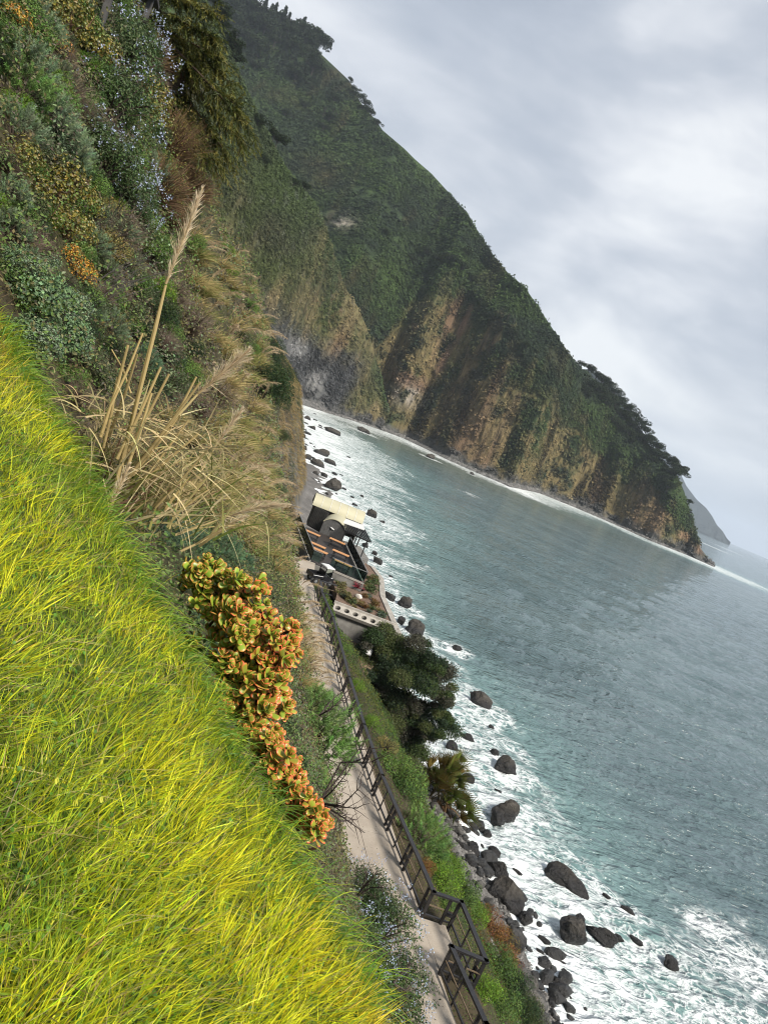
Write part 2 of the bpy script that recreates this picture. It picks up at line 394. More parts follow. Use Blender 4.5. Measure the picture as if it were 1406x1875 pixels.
# ------------------------------------------------------------------ rocks (positions are used by the foam too)
# photo pixel of the rock's foot, width and height on the photo
ROCKS = [(1036,1625,82,62,'long',-35),(1046,1722,52,48,'round',-30),(1106,1722,56,40,'long',-35),(1063,1695,26,26,'round',0),(1131,1718,18,22,'long',-30),
 (1166,1722,22,18,'long',-35),(1048,1665,18,26,'long',-60),(878,1295,50,44,'round',-30),(856,1352,28,20,'flat',0),(924,1412,38,42,'round',-25),(905,1382,18,18,'round',0),
 (928,1500,46,52,'round',-35),(912,1505,36,36,'round',0),(893,1530,18,16,'round',0),(912,1450,12,16,'round',0),(948,1597,14,24,'long',-55),(905,1565,26,22,'round',-30),(912,1602,34,46,'round',-35),
 (921,1660,58,76,'round',-40),(962,1688,24,26,'round',0),(935,1745,40,56,'round',-30),(866,1564,30,34,'round',0),(859,1592,26,40,'round',-30),(842,1560,40,34,'round',-30),
 (998,1722,24,22,'long',-45),(1026,1805,16,36,'long',-65),(965,1800,20,34,'long',-55),(958,1822,14,22,'round',0),(1010,1840,10,12,'round',0),(990,1872,14,12,'round',0),
 (1232,1770,32,28,'flat',-35),(1150,1670,24,24,'long',-45),(990,1740,10,16,'long',-60),(1112,1640,18,10,'long',-30),(858,1430,26,22,'round',-30),(842,1440,18,26,'round',-30),(826,1372,26,24,'round',0),(818,1395,20,22,'long',-30),(828,1408,18,20,'round',0),
 (760,1160,38,50,'round',-40),(740,1110,30,30,'round',-30),(712,1096,22,26,'round',-30),(735,1138,20,20,'round',0),(728,1175,26,24,'round',0),(755,1195,20,14,'flat',0),(836,1188,20,14,'flat',-20),
 (678,945,22,24,'round',-30),(700,956,14,8,'flat',-20),(650,925,16,8,'flat',-25),(662,910,10,8,'round',0),(690,1030,22,20,'round',-20),(686,1014,14,12,'round',0),(715,1057,10,9,'round',0),(668,1000,14,14,'round',0),
 (606,895,36,34,'round',-25),(602,848,28,14,'long',-30),(589,832,34,24,'long',-35),(563,840,20,16,'round',-30),(580,852,30,26,'long',-40),(592,872,16,14,'round',-30),(612,868,14,10,'flat',-20),
 (607,792,34,24,'long',-35),(572,785,14,10,'round',0),(562,767,14,10,'round',0),(663,790,30,14,'long',-28),(788,839,22,12,'round',-20),(864,869,12,8,'round',0),(638,838,10,6,'flat',-20),
 (625,870,8,6,'flat',0),(630,895,12,7,'flat',-20),(645,910,9,6,'flat',0),(710,778,12,9,'round',0),(690,782,12,12,'round',0),(748,803,11,9,'round',0),(616,760,14,12,'round',0),(640,765,12,14,'round',0),
 (576,870,14,14,'round',0),(598,905,9,8,'round',0),(616,905,8,6,'round',0),(552,800,14,16,'round',0),(556,822,14,12,'round',0),(900,1330,12,8,'flat',0)]
RW = []
for (px, py, wpx, hpx, kind, ang) in ROCKS:
    p = atz(px, py, .15); R = math.hypot(p[0], p[1]) ; s = math.hypot(R, 30)/F
    RW.append((p[0], p[1], wpx*s, hpx*s, kind, ang))

# ------------------------------------------------------------------ sea
def seg_dist(P, poly):
    best = np.full(len(P), 1e9)
    for a, b in zip(poly[:-1], poly[1:]):
        ab = b-a; t = np.clip(((P-a)@ab)/(ab@ab+1e-9), 0, 1); d = np.hypot(*(P-(a+t[:, None]*ab)).T); best = np.minimum(best, d)
    return best
NEARSHORE = np.stack([FOOT[:,1]-.3, FOOT[:,0]], 1)
FARPX = [(545,738),(600,756),(650,771),(700,788),(740,803),(780,822),(820,842),(870,864),(930,890),(985,902),(1050,928),(1120,958),(1190,990),(1250,1013),(1302,1036)]
FARSHORE = np.array([atz(x, y, 0)[:2] for x, y in FARPX])
SHORE = np.concatenate([NEARSHORE[:-1], FARSHORE])
rad = np.concatenate([np.linspace(18, 110, 300)[:-1], np.exp(np.linspace(math.log(110), math.log(14000), 330))])
ang = np.radians(np.linspace(-22, 82, 560))
RR, AA = np.meshgrid(rad, ang, indexing='ij'); X = RR*np.sin(AA); Y = RR*np.cos(AA)
Pxy = np.stack([X, Y], -1).reshape(-1, 2); x, y = Pxy.T; r = np.hypot(x, y)
near = r < 1500
ds = np.full(len(x), 1e4); ds[near] = seg_dist(Pxy[near], SHORE)
wid = 9+.075*np.clip(r, 0, 900)+5*fbm(x*.035, y*.035, 0, 3, 41)*np.clip(r/120, .6, 3)
wid = wid*(1+.2*sstep(85, 110, y)*sstep(460, 380, y))+9*sstep(60, 30, y)
ff = np.where(near, sstep(1.45, .15, ds/np.maximum(wid, 1)), 0)
ff = ff*np.where(y > 480, .85+.7*fbm(x*.02, y*.012, 0, 3, 49), 1)
for (rx, ry, rw, rh, k, a_) in RW:
    dd = np.hypot(x-rx, y-ry); ff = np.maximum(ff, .8*sstep(rw*1.5+1.5, rw*.4, dd))
# a breaking patch and drifting foam streaks offshore
for (px, py, s, amt) in ((1330,1740,2.6,.75),(1400,1800,6,.85),(1300,1700,2.5,.6),(1270,1800,6,.5),(1340,1860,8,.6),(1312,1040,22,.8),(1345,1054,20,.6),(1300,1000,60,.6),(1335,1008,70,.55),(745,1030,6,.45),(860,905,9,.3)):
    c = atz(px, py, 0); ff = np.maximum(ff, amt*np.exp(-(((x-c[0])**2+(y-c[1])**2)/(s*s))))
swell = .22*np.sin(y*.55+x*.10+2.2*fbm(x*.03, y*.05, 0, 2, 44))+.16*np.sin(y*.9-x*.16+3*fbm(x*.05, y*.05, 3, 2, 45))
chop = .30*fbm(x*.24, y*.62, 0, 4, 46)+.10*fbm(x*.9, y*1.6, 0, 3, 47)
fade = np.clip(260/np.maximum(r, 1), 0, 1)
z = (swell*.7+chop)*fade*np.clip(.35+ds/25, 0, 1)+ff*.22*fbm(x*.9, y*.9, 0, 3, 48)*np.clip(120/r, 0, 1)
V = np.stack([x, y, z], 1)
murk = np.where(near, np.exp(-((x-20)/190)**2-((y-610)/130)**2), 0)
shal = np.where(near, sstep(2.1, .5, ds/np.maximum(wid, 1)), 0)
def sea_mat():
    m, nt = new_mat('sea_water'); out = nd(nt, 'ShaderNodeOutputMaterial'); b = nd(nt, 'ShaderNodeBsdfPrincipled')
    co = nd(nt, 'ShaderNodeTexCoord').outputs['Object']
    at = nd(nt, 'ShaderNodeAttribute', attribute_name='Col'); sp = nd(nt, 'ShaderNodeSeparateColor'); nt.links.new(at.outputs['Color'], sp.inputs[0])
    foam, shallow, mk = sp.outputs[0], sp.outputs[1], sp.outputs[2]
    mp = nd(nt, 'ShaderNodeMapping'); mp.inputs['Scale'].default_value = (.5, 1, 1); mp.inputs['Rotation'].default_value = (0, 0, math.radians(8)); nt.links.new(co, mp.inputs[0])
    warp = noise_node(nt, .25, 3, .5, 0, co)
    addv = nd(nt, 'ShaderNodeVectorMath', operation='MULTIPLY_ADD'); nt.links.new(warp.outputs['Color'], addv.inputs[0]); addv.inputs[1].default_value = (3.0,)*3; nt.links.new(mp.outputs[0], addv.inputs[2])
    # foam: torn white sheets that thin out into lacework towards open water
    w2_ = noise_node(nt, .9, 4, .6, 0, co)
    v1 = nd(nt, 'ShaderNodeVectorMath', operation='MULTIPLY_ADD'); nt.links.new(w2_.outputs['Color'], v1.inputs[0]); v1.inputs[1].default_value = (1.5,)*3
    mp2 = nd(nt, 'ShaderNodeMapping'); mp2.inputs['Scale'].default_value = (.75, 1, 1); mp2.inputs['Rotation'].default_value = (0, 0, math.radians(24)); nt.links.new(co, mp2.inputs[0]); nt.links.new(mp2.outputs[0], v1.inputs[2])
    def lace(scale, wd):
        v = nd(nt, 'ShaderNodeTexVoronoi', feature='DISTANCE_TO_EDGE'); v.inputs['Scale'].default_value = scale; nt.links.new(v1.outputs[0], v.inputs['Vector'])
        r = nd(nt, 'ShaderNodeMapRange'); r.inputs['From Min'].default_value = 0; r.inputs['From Max'].default_value = wd; r.inputs['To Min'].default_value = 1; r.inputs['To Max'].default_value = 0; nt.links.new(v.outputs['Distance'], r.inputs['Value']); return r.outputs[0]
    def sm(v, a, b):
        r = nd(nt, 'ShaderNodeMapRange', interpolation_type='SMOOTHSTEP'); r.inputs['From Min'].default_value = a; r.inputs['From Max'].default_value = b; nt.links.new(v, r.inputs['Value']); return r.outputs[0]
    solid = noise_node(nt, .30, 6, .60, .7, mp2.outputs[0]); big = noise_node(nt, .07, 3, .6, .3, mp2.outputs[0])
    Fv = math_n(nt, 'ADD', math_n(nt, 'MULTIPLY', foam, 1.25), math_n(nt, 'ADD', math_n(nt, 'MULTIPLY', math_n(nt, 'SUBTRACT', solid.outputs['Fac'], .5), 2.3), math_n(nt, 'MULTIPLY', math_n(nt, 'SUBTRACT', big.outputs['Fac'], .5), .9)))
    Fv = math_n(nt, 'MULTIPLY', Fv, math_n(nt, 'MULTIPLY', foam, 6.0, True))
    lc = math_n(nt, 'MAXIMUM', lace(.50, .13), math_n(nt, 'MULTIPLY', lace(1.35, .17), .85))
    fa = math_n(nt, 'MAXIMUM', sm(Fv, .76, 1.30), math_n(nt, 'MULTIPLY', lc, math_n(nt, 'MULTIPLY', sm(Fv, .08, .70), .95)))
    fa = math_n(nt, 'MULTIPLY', fa, math_n(nt, 'ADD', .74, math_n(nt, 'MULTIPLY', sm(noise_node(nt, 2.2, 3, .6, 0, v1.outputs[0]).outputs['Fac'], .32, .62), .26)))
    wn = noise_node(nt, .045, 5, .6, .5, mp.outputs[0])
    deep = ramp(nt, wn.outputs['Fac'], [(.3, (.070,.108,.118)), (.5, (.094,.138,.150)), (.72, (.122,.17,.182))])
    c1 = mixc(nt, math_n(nt, 'MULTIPLY', shallow, .8), deep.outputs['Color'], (.15,.255,.25))
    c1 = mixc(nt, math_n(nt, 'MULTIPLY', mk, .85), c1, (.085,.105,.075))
    c2 = mixc(nt, fa, c1, (.80,.83,.84))
    nt.links.new(c2, b.inputs['Base Color'])
    rg = math_n(nt, 'ADD', math_n(nt, 'MULTIPLY', fa, .6), .07); nt.links.new(rg, b.inputs['Roughness'])
    b.inputs['IOR'].default_value = 1.333; b.inputs['Specular IOR Level'].default_value = .30
    w1 = noise_node(nt, .62, 3, .5, .25, mp.outputs[0]); w2 = noise_node(nt, 1.7, 3, .5, .2, mp.outputs[0]); w3 = noise_node(nt, .10, 3, .5, .2, mp.outputs[0])
    rdg = lambda n: math_n(nt, 'ABSOLUTE', math_n(nt, 'SUBTRACT', n.outputs['Fac'], .5))
    h = math_n(nt, 'ADD', math_n(nt, 'MULTIPLY', rdg(w1), -2.6), math_n(nt, 'MULTIPLY', rdg(w2), -.62)); h = math_n(nt, 'ADD', h, math_n(nt, 'MULTIPLY', w3.outputs['Fac'], 1.6))
    h = math_n(nt, 'ADD', h, math_n(nt, 'MULTIPLY', fa, .12))
    bp = nd(nt, 'ShaderNodeBump'); bp.inputs['Strength'].default_value = .8; bp.inputs['Distance'].default_value = 1.0
    nt.links.new(h, bp.inputs['Height']); nt.links.new(bp.outputs['Normal'], b.inputs['Normal'])
    nt.links.new(b.outputs[0], out.inputs[0]); return m
me = make_mesh('sea', V, grid_faces(len(rad), len(ang)), None, np.stack([ff, shal, murk], 1), True)
tag(link('sea', me, sea_mat()), kind='structure')
# ------------------------------------------------------------------ mountains: polar lofts from the shore line up to the ridge
def pix_curve(pts):
    A = np.array([ray(*p) for p in pts]); o = np.argsort(A[:,0]); return A[o]
RIDGE = pix_curve([(330,0),(390,-10),(440,-6),(510,42),(570,82),(640,148),(662,190),(690,222),(700,238),(740,272),(760,292),(790,318),(830,362),(858,395),(880,432),(905,470),(930,500),(960,525),(985,562),(1018,612),(1050,662),(1085,694),(1120,728),(1165,782),(1205,838),(1240,872),(1252,900),(1262,935),(1272,975),(1282,1004),(1300,1028),(1308,1036)])
FS = np.array([ray(*p) for p in FARPX]); FY = np.array([atz(*p, 0)[1] for p in FARPX]); FSa = FS[:,0]
CLIFFTOP = pix_curve([(560,560),(640,600),(700,610),(735,560),(770,505),(825,470),(870,530),(925,580),(960,660),(1010,690),(1050,745),(1090,760),(1130,820),(1180,850),(1230,915),(1265,975),(1290,1015),(1306,1034)])
def mountain(name, a0, a1, na, nt_, footY, ridge_el, cliff_h, kslope, gully, seed, colf, kc=.28, bulge=.0):
    a = np.linspace(a0, a1, na); t = np.linspace(0, 1, nt_)
    fy = footY(a); el = ridge_el(a); ch = np.minimum(cliff_h(a), 1e4)
    # ridge height from its elevation angle: Y = fy + kc*ch + k*(h-ch), h = 30 + el*Y
    k = kslope
    Yr = (fy+kc*ch+k*(30-ch))/(1-k*el); h = 30+el*Yr
    h = np.maximum(h, 2.0); ch = np.minimum(ch, h*.82)
    tc = .42
    T = t[:, None]; up = np.where(T < tc, ch*(T/tc), ch+(h-ch)*((T-tc)/(1-tc)))
    Yb = np.where(T < tc, fy+kc*ch*(T/tc), fy+kc*ch+(Yr-fy-kc*ch)*((T-tc)/(1-tc))**(1+bulge))
    A = np.broadcast_to(a, up.shape); X = A*Yb
    edge = np.clip((1-T)*5, 0, 1)*np.clip(T*12, 0.1, 1)
    n = fbm(X/70, up/190, Yb/400, 5, seed); nf = fbm(X/16, up/60, 0, 4, seed+3); ns = fbm(X/7, up/8, Yb/9, 3, seed+5); nb = 1-np.abs(fbm(X/120+.12*up/100, up/260, 0, 4, seed+8))*2
    dY = gully*edge*(n*1.6+nf*.55*np.where(T < tc, 1.3, .6)+.6*nb-.3)+edge*ns*2.2
    Z = up+edge*(gully*.12*nf+ns*1.2)
    Yb2 = Yb+dY; X2 = A*Yb2
    # back side so the sheet has thickness and closes behind the ridge
    V = np.stack([X2, Yb2, Z], -1)
    back = np.stack([A[-1]*(Yr+h*.9), Yr+h*.9, np.full(na, -3.0)], -1)[None]
    foot_ = np.stack([a*(fy-6), fy-6, np.full(na, -2.0)], -1)[None]
    V = np.concatenate([foot_, V, back], 0)
    Tn = np.concatenate([[0], t, [1]])
    col = colf(V.reshape(-1, 3), np.repeat(Tn, na), np.tile(ch, nt_+2), np.tile(h, nt_+2))
    me = make_mesh(name, V.reshape(-1, 3), grid_faces(nt_+2, na), None, col, True)
    o = link(name, me, M_HILL); tag(o, kind='structure')
    return V, col.reshape(nt_+2, na, 3), tc
def hill_mat():
    m, nt = new_mat('hill_scrub'); out = nd(nt, 'ShaderNodeOutputMaterial'); b = nd(nt, 'ShaderNodeBsdfPrincipled')
    a = nd(nt, 'ShaderNodeAttribute', attribute_name='Col'); co = nd(nt, 'ShaderNodeTexCoord').outputs['Object']
    n = noise_node(nt, .16, 6, .68, .2, co); r = ramp(nt, n.outputs['Fac'], [(.3, (.5,.5,.5)), (.5, (1,1,1)), (.7, (1.55,1.55,1.5))])
    vm = nd(nt, 'ShaderNodeMapping'); vm.inputs['Scale'].default_value = (.34, .12, .035); nt.links.new(co, vm.inputs[0]); nv = noise_node(nt, 1.0, 8, .72, .8, vm.outputs[0]); rv = ramp(nt, nv.outputs['Fac'], [(.36, (.32,.32,.34)), (.48, (1,1,1)), (.66, (1.5,1.46,1.38))])
    sc_ = nd(nt, 'ShaderNodeSeparateColor'); nt.links.new(a.outputs['Color'], sc_.inputs[0]); bare = nd(nt, 'ShaderNodeMapRange'); bare.inputs['From Min'].default_value = .07; bare.inputs['From Max'].default_value = .13; nt.links.new(sc_.outputs[0], bare.inputs['Value'])
    rr_ = mixc(nt, bare.outputs[0], r.outputs['Color'], rv.outputs['Color'])
    nt.links.new(mixc(nt, 1.0, a.outputs['Color'], rr_, 'MULTIPLY'), b.inputs['Base Color'])
    b.inputs['Roughness'].default_value = .95; b.inputs['Specular IOR Level'].default_value = .1
    bp = nd(nt, 'ShaderNodeBump'); bp.inputs['Strength'].default_value = .9; bp.inputs['Distance'].default_value = 4.0
    nt.links.new(math_n(nt, 'ADD', n.outputs['Fac'], math_n(nt, 'MULTIPLY', nv.outputs['Fac'], math_n(nt, 'MULTIPLY', bare.outputs[0], 1.3))), bp.inputs['Height']); nt.links.new(bp.outputs['Normal'], b.inputs['Normal'])
    nt.links.new(b.outputs[0], out.inputs[0]); return m
M_HILL = hill_mat()
def blob(P, centers):
    """soft patches on the hill: (x, y, z, radius across, radius up)"""
    w = np.zeros(len(P))
    for c, rx, rz in centers:
        w = np.maximum(w, np.exp(-(((P[:,0]-c[0])**2)/(rx*rx)+((P[:,2]-c[2])**2)/(rz*rz)+((P[:,1]-c[1])**2)/120.0**2)))
    return w
def on_far(px, py, Y): return atY(px, py, Y)
DIRT = [(on_far(822,590,800),7,36),(on_far(812,660,790),5,22),(on_far(846,600,805),5,25),(on_far(908,700,850),8,38),(on_far(932,735,850),7,22),(on_far(880,660,830),4,25),(on_far(745,700,770),22,10),(on_far(1040,768,900),9,12),(on_far(1215,965,860),12,6),(on_far(760,610,830),8,4),(on_far(1245,990,850),10,6),(on_far(1180,905,880),6,8)]
GREENP = [(on_far(720,590,850),28,16),(on_far(620,250,850),40,22),(on_far(690,320,900),34,26),(on_far(970,610,900),22,14),(on_far(560,210,800),25,20),(on_far(770,340,960),30,24),(on_far(480,120,800),40,30)]
BROWNP = [(on_far(560,250,800),26,20),(on_far(580,280,800),20,20),(on_far(500,100,850),25,16)]
PALE = [(on_far(612,368,720),13,9),(on_far(600,372,720),8,6),(on_far(745,725,760),14,10)]
def col_main(P, t, ch, h):
    x, y, z = P.T
    n = fbm(x/45, y/60, z/45, 5, 61); n2 = fbm(x/14, z/60, y/80, 4, 62); n3 = fbm(x/9, z/9, y/12, 3, 63)
    scrub = np.array([.024,.036,.022]); g = np.array([.042,.068,.022]); br = np.array([.058,.050,.026]); tan = np.array([.175,.140,.068]); dirt = np.array([.20,.130,.085]); rock = np.array([.10,.10,.098])
    c = lerp(scrub, g, np.clip(.35+n*1.4+n3*.5, 0, 1)[:, None])
    c = lerp(c, br, np.clip(n2*1.3-.15, 0, .7)[:, None])
    cl = sstep(.95, .72, z/np.maximum(ch, 1)+n2*.45+n*.3)
    c = lerp(c, tan, np.clip(cl*(.62+n2*1.9+n3*1.0), 0, 1)[:, None])
    crk = fbm(x/11, z/120, y/200, 4, 67); c = c*(1-.75*cl*sstep(.12, .38, crk))[:, None]
    c = lerp(c, dirt, np.clip(blob(P, DIRT)*1.6+n2*.8-.45+n3*.35, 0, 1)[:, None]*(blob(P, DIRT) > .12)[:, None])
    c = lerp(c, dirt*.8, np.clip(cl*(fbm(x/22, z/150, 0, 4, 66)*2.2-.35), 0, .8)[:, None])
    c = lerp(c, g*1.25, np.clip(blob(P, GREENP)*(.7+n3), 0, .85)[:, None])
    c = lerp(c, br*1.1, np.clip(blob(P, BROWNP)*(.7+n3), 0, .8)[:, None])
    c = lerp(c, np.array([.30,.27,.23]), np.clip(blob(P, PALE)*1.3*(.7+n3*1.5), 0, 1)[:, None])
    ft = sstep(13, 3, z+n3*9); c = lerp(c, rock*(1+.8*n3)[:, None], ft[:, None])
    return np.clip(c, .008, 1)
clf = lambda a: np.interp(a, CLIFFTOP[:,0], CLIFFTOP[:,1])
def main_cliff(a):
    fy = np.interp(a, FSa, FY); e = clf(a); k = .30
    return np.maximum((30+e*fy)/(1-k*e), 8)
HV, HC, HT = mountain('mountain', -.47, .424, 800, 430, lambda a: np.interp(a, FSa, FY+4)+70*sstep(-.035,-.075,a)+60*sstep(-.1,-.3,a), lambda a: np.interp(a, RIDGE[:,0], RIDGE[:,1]), main_cliff, 1.0, 15, 71, col_main, .30, .15)
# the nearer spur on the left of the cove
SPUR = pix_curve([(180,-60),(300,-40),(380,0),(410,60),(440,135),(480,220),(520,300),(560,350),(582,378),(600,430),(612,470),(628,520),(655,562),(672,600),(684,640),(697,690),(706,740),(711,752)])
SF = np.array([(-.8,150),(-.6,190),(-.45,240),(-.38,275),(-.3,330),(-.25,385),(-.21,470),(-.18,560),(-.161,600)]+[(a, y) for a, y in zip(FSa, FY) if -.158 < a < -.03])
STOP = pix_curve([(300,200),(400,330),(470,430),(520,480),(560,500),(590,520),(620,540),(655,590),(680,650),(700,710),(711,748)])
SDIRT = [(on_far(590,560,690),7,40),(on_far(618,470,700),4,22),(on_far(575,640,690),9,25),(on_far(640,640,710),9,25),(on_far(630,440,690),4,14)]
def col_spur(P, t, ch, h):
    x, y, z = P.T; sc = np.clip(y/650, .35, 1)
    n = fbm(x/35/sc, y/50/sc, z/35/sc, 5, 81); n2 = fbm(x/9/sc, z/45/sc, y/40, 4, 82); n3 = fbm(x/7/sc, z/7/sc, y/10, 3, 83)
    scrub = np.array([.044,.052,.030]); g = np.array([.060,.080,.028]); gr = np.array([.075,.082,.062]); tan = np.array([.19,.155,.08]); dirt = np.array([.20,.115,.075])
    c = lerp(scrub, g, np.clip(.4+n*1.4+n3*.5, 0, 1)[:, None]); c = lerp(c, gr, np.clip(n3*1.2-.1, 0, .6)[:, None])
    up = sstep(.6, 1.2, z/np.maximum(h, 1)+n*.1); c = lerp(c, np.array([.045,.075,.03]), up[:, None]*.7)
    rid = np.clip((fbm(x/11/sc, z/80/sc, 0, 3, 85)*1.8+n2*.9), 0, 1)
    cl = sstep(1.25, .35, z/np.maximum(ch, 1)+n*.35)
    c = lerp(c, tan, np.clip(cl*(.42+rid*1.5+n3*.7), 0, 1)[:, None])
    c = lerp(c, dirt, np.clip(blob(P, SDIRT)*1.7+n2*.8-.5, 0, .9)[:, None])
    edge_ = sstep(-.24, -.17, x/y)*sstep(-.02,-.06,x/y)*sstep(40,70,z); c = lerp(c, lerp(np.array([.20,.11,.07]), tan, (n2 > 0)[:, None]*1.0), np.clip(edge_*(.25+n2*1.5+n3*.6), 0, .8)[:, None])
    k = sstep(60, 35, z+n3*10)*sstep(-125, -112, x)*sstep(-60, -72, x)
    fis = fbm(x/3.2, z/45, 0, 4, 87)
    c = lerp(c, (np.array([.055,.057,.06])*(1+1.0*fis)[:, None]), np.clip(k, 0, 1)[:, None])
    pale = blob(P, [(on_far(585,705,640),7,9),(on_far(565,640,640),4,6),(on_far(505,600,500),4,4),(on_far(540,640,560),5,7)])
    c = lerp(c, np.array([.22,.22,.22]), np.clip(pale*1.3+n3*.5-.15, 0, .9)[:, None])
    ft = sstep(12, 3, z+n3*8); c = lerp(c, np.array([.105,.105,.105])*(1+.7*n3)[:, None], ft[:, None])
    return np.clip(c, .01, 1)
def spur_cliff(a):
    fy = np.interp(a, SF[:,0], SF[:,1]); e = np.interp(a, STOP[:,0], STOP[:,1]); k = .32
    return np.maximum((30+e*fy)/(1-k*e), 6)
SV, SC, ST = mountain('coastal_spur', -.75, -.0465, 600, 360, lambda a: np.interp(a, SF[:,0], SF[:,1]), lambda a: np.interp(a, SPUR[:,0], SPUR[:,1]), spur_cliff, .9, 8.0, 91, col_spur, .32, .1)
# far headland and the hazier hill behind the headland's trees
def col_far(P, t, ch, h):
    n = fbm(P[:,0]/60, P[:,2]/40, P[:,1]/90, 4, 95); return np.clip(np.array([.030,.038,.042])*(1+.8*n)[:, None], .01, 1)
FH = pix_curve([(1200,800),(1235,845),(1256,890),(1275,915),(1292,930),(1303,945),(1312,962),(1322,972),(1330,986),(1337,993)])
mountain('far_headland', FH[0,0], FH[-1,0], 120, 60, lambda a: np.full_like(a, 5600.0), lambda a: np.interp(a, FH[:,0], FH[:,1]), lambda a: np.full_like(a, 60.0), .6, 14, 97, col_far, .3)
BH = pix_curve([(1040,672),(1085,672),(1100,688),(1125,706),(1145,728),(1165,760),(1185,800),(1205,850),(1215,890)])
mountain('far_hill', BH[0,0], BH[-1,0], 120, 60, lambda a: np.full_like(a, 1350.0), lambda a: np.interp(a, BH[:,0], BH[:,1]-.003), lambda a: np.full_like(a, 40.0), .9, 10, 98, col_far, .3)

# ------------------------------------------------------------------ scrub that covers the slopes: nobody could count it
def bush_proto(nl, seed, tall=1.0):
    r = np.random.default_rng(seed); d = r.normal(size=(nl, 3)); d[:,2] = np.abs(d[:,2])*.9+.05; d /= np.linalg.norm(d, axis=1)[:, None]
    P = d*(.55+.45*r.random((nl, 1)))*np.array([1,1,tall]); N_ = d*.6+np.array([0,-.35,.45])+r.normal(size=(nl, 3))*.35
    return P, N_
def scrub(name, V, COL, tc, n, size, rows=(0.02, .985), dens=None, seed=5, mat=None, tanmix=0):
    r = np.random.default_rng(seed); nr, na, _ = V.shape
    fi = 1+(rows[0]+(rows[1]-rows[0])*r.random(n*3))*(nr-3); fj = r.random(n*3)*(na-1.001)
    i = fi.astype(int); j = fj.astype(int); u = (fi-i)[:, None]; v = (fj-j)[:, None]
    P = (V[i,j]*(1-v)+V[i,j+1]*v)*(1-u)+(V[i+1,j]*(1-v)+V[i+1,j+1]*v)*u
    K = COL[i, j]
    # area weighting and patchiness
    ar = np.linalg.norm(np.cross(V[i,j+1]-V[i,j], V[i+1,j]-V[i,j]), axis=1); w = ar/np.percentile(ar, 95)
    w = w*np.clip(.55+1.3*fbm(P[:,0]/30, P[:,1]/30, P[:,2]/30, 3, seed+1), .05, 1.4)*np.where(K[:,0] > .085, .10, 1.0)
    dd = np.clip(P[:,1]/700, .35, 1.6); w = w/dd**1.2
    w = w/np.sort(w)[-min(len(w)-1, n)] if len(w) > n else w
    keep = r.random(len(P)) < w*.75; P, K = P[keep], K[keep]
    nl = 9; mb = MB(); m = len(P)
    sc = size*(.45+1.1*r.random(m)**2)*np.clip(P[:,1]/700, .45, 1.3)
    bp, bn = zip(*[bush_proto(nl, 300+q, 1.0) for q in range(12)]); bp = np.array(bp); bn = np.array(bn)
    w_ = r.integers(0, 12, m); LP = bp[w_]*sc[:, None, None]+P[:, None]; LN = bn[w_]
    hue = (1+.20*r.normal(size=(m, 1, 1)))*(1+.10*r.normal(size=(m, nl, 1))); kk = np.clip(K[:, None]*hue*1.05, .012, .5)
    mb.leaves(LP.reshape(-1, 3), LN.reshape(-1, 3), np.repeat(sc, nl)*.85, np.repeat(sc, nl)*.7, kk.reshape(-1, 3), .12)
    o = mb.build(name, mat or M_SCRUB); tag(o, kind='stuff'); return o
M_SCRUB = attr_mat('scrub_leaf', .15, .9, .1)
scrub('mountain_scrub', HV, HC, HT, 52000, 2.0, seed=5)
scrub('spur_scrub', SV, SC, ST, 42000, 1.7, seed=15)
# sea air: one even box of thin haze round everything
hz, nt = new_mat('haze_air'); o_ = nd(nt, 'ShaderNodeOutputMaterial'); v_ = nd(nt, 'ShaderNodeVolumePrincipled'); v_.inputs['Density'].default_value = .00007; v_.inputs['Color'].default_value = (.80,.88,.98,1); v_.inputs['Anisotropy'].default_value = .2; nt.links.new(v_.outputs[0], o_.inputs['Volume'])
mb = MB(); mb.box((3000, 6000, 300), (34000, 34000, 660)); tag(mb.build('haze', hz), kind='stuff')
# ------------------------------------------------------------------ rocks
def rock_mesh(seed, sub=4, rough=.22, ang=1.0):
    import bmesh
    bm = bmesh.new(); bmesh.ops.create_icosphere(bm, subdivisions=sub, radius=1.0)
    V = np.array([v.co[:] for v in bm.verts]); T = np.array([[v.index for v in f.verts] for f in bm.faces]); bm.free()
    r = np.random.default_rng(seed)
    # planes chop the ball into facets, noise roughens them
    for k in range(17):
        n = r.normal(size=3); n /= np.linalg.norm(n); h = .52+.32*r.random(); d = V@n-h; V = V-np.maximum(d, 0)[:, None]*n*.97*ang
    n1 = fbm(V[:,0]*1.6+seed, V[:,1]*1.6, V[:,2]*1.6, 4, seed); n2 = fbm(V[:,0]*5, V[:,1]*5+seed, V[:,2]*5, 3, seed+1)
    n3 = 1-np.abs(fbm(V[:,0]*2.6, V[:,1]*2.6+seed, V[:,2]*2.6, 3, seed+2))*2.2; V = V*(1+rough*n1+.09*n2+.10*n3)[:, None]
    return make_mesh('rock', V, None, T, None, sub < 4)
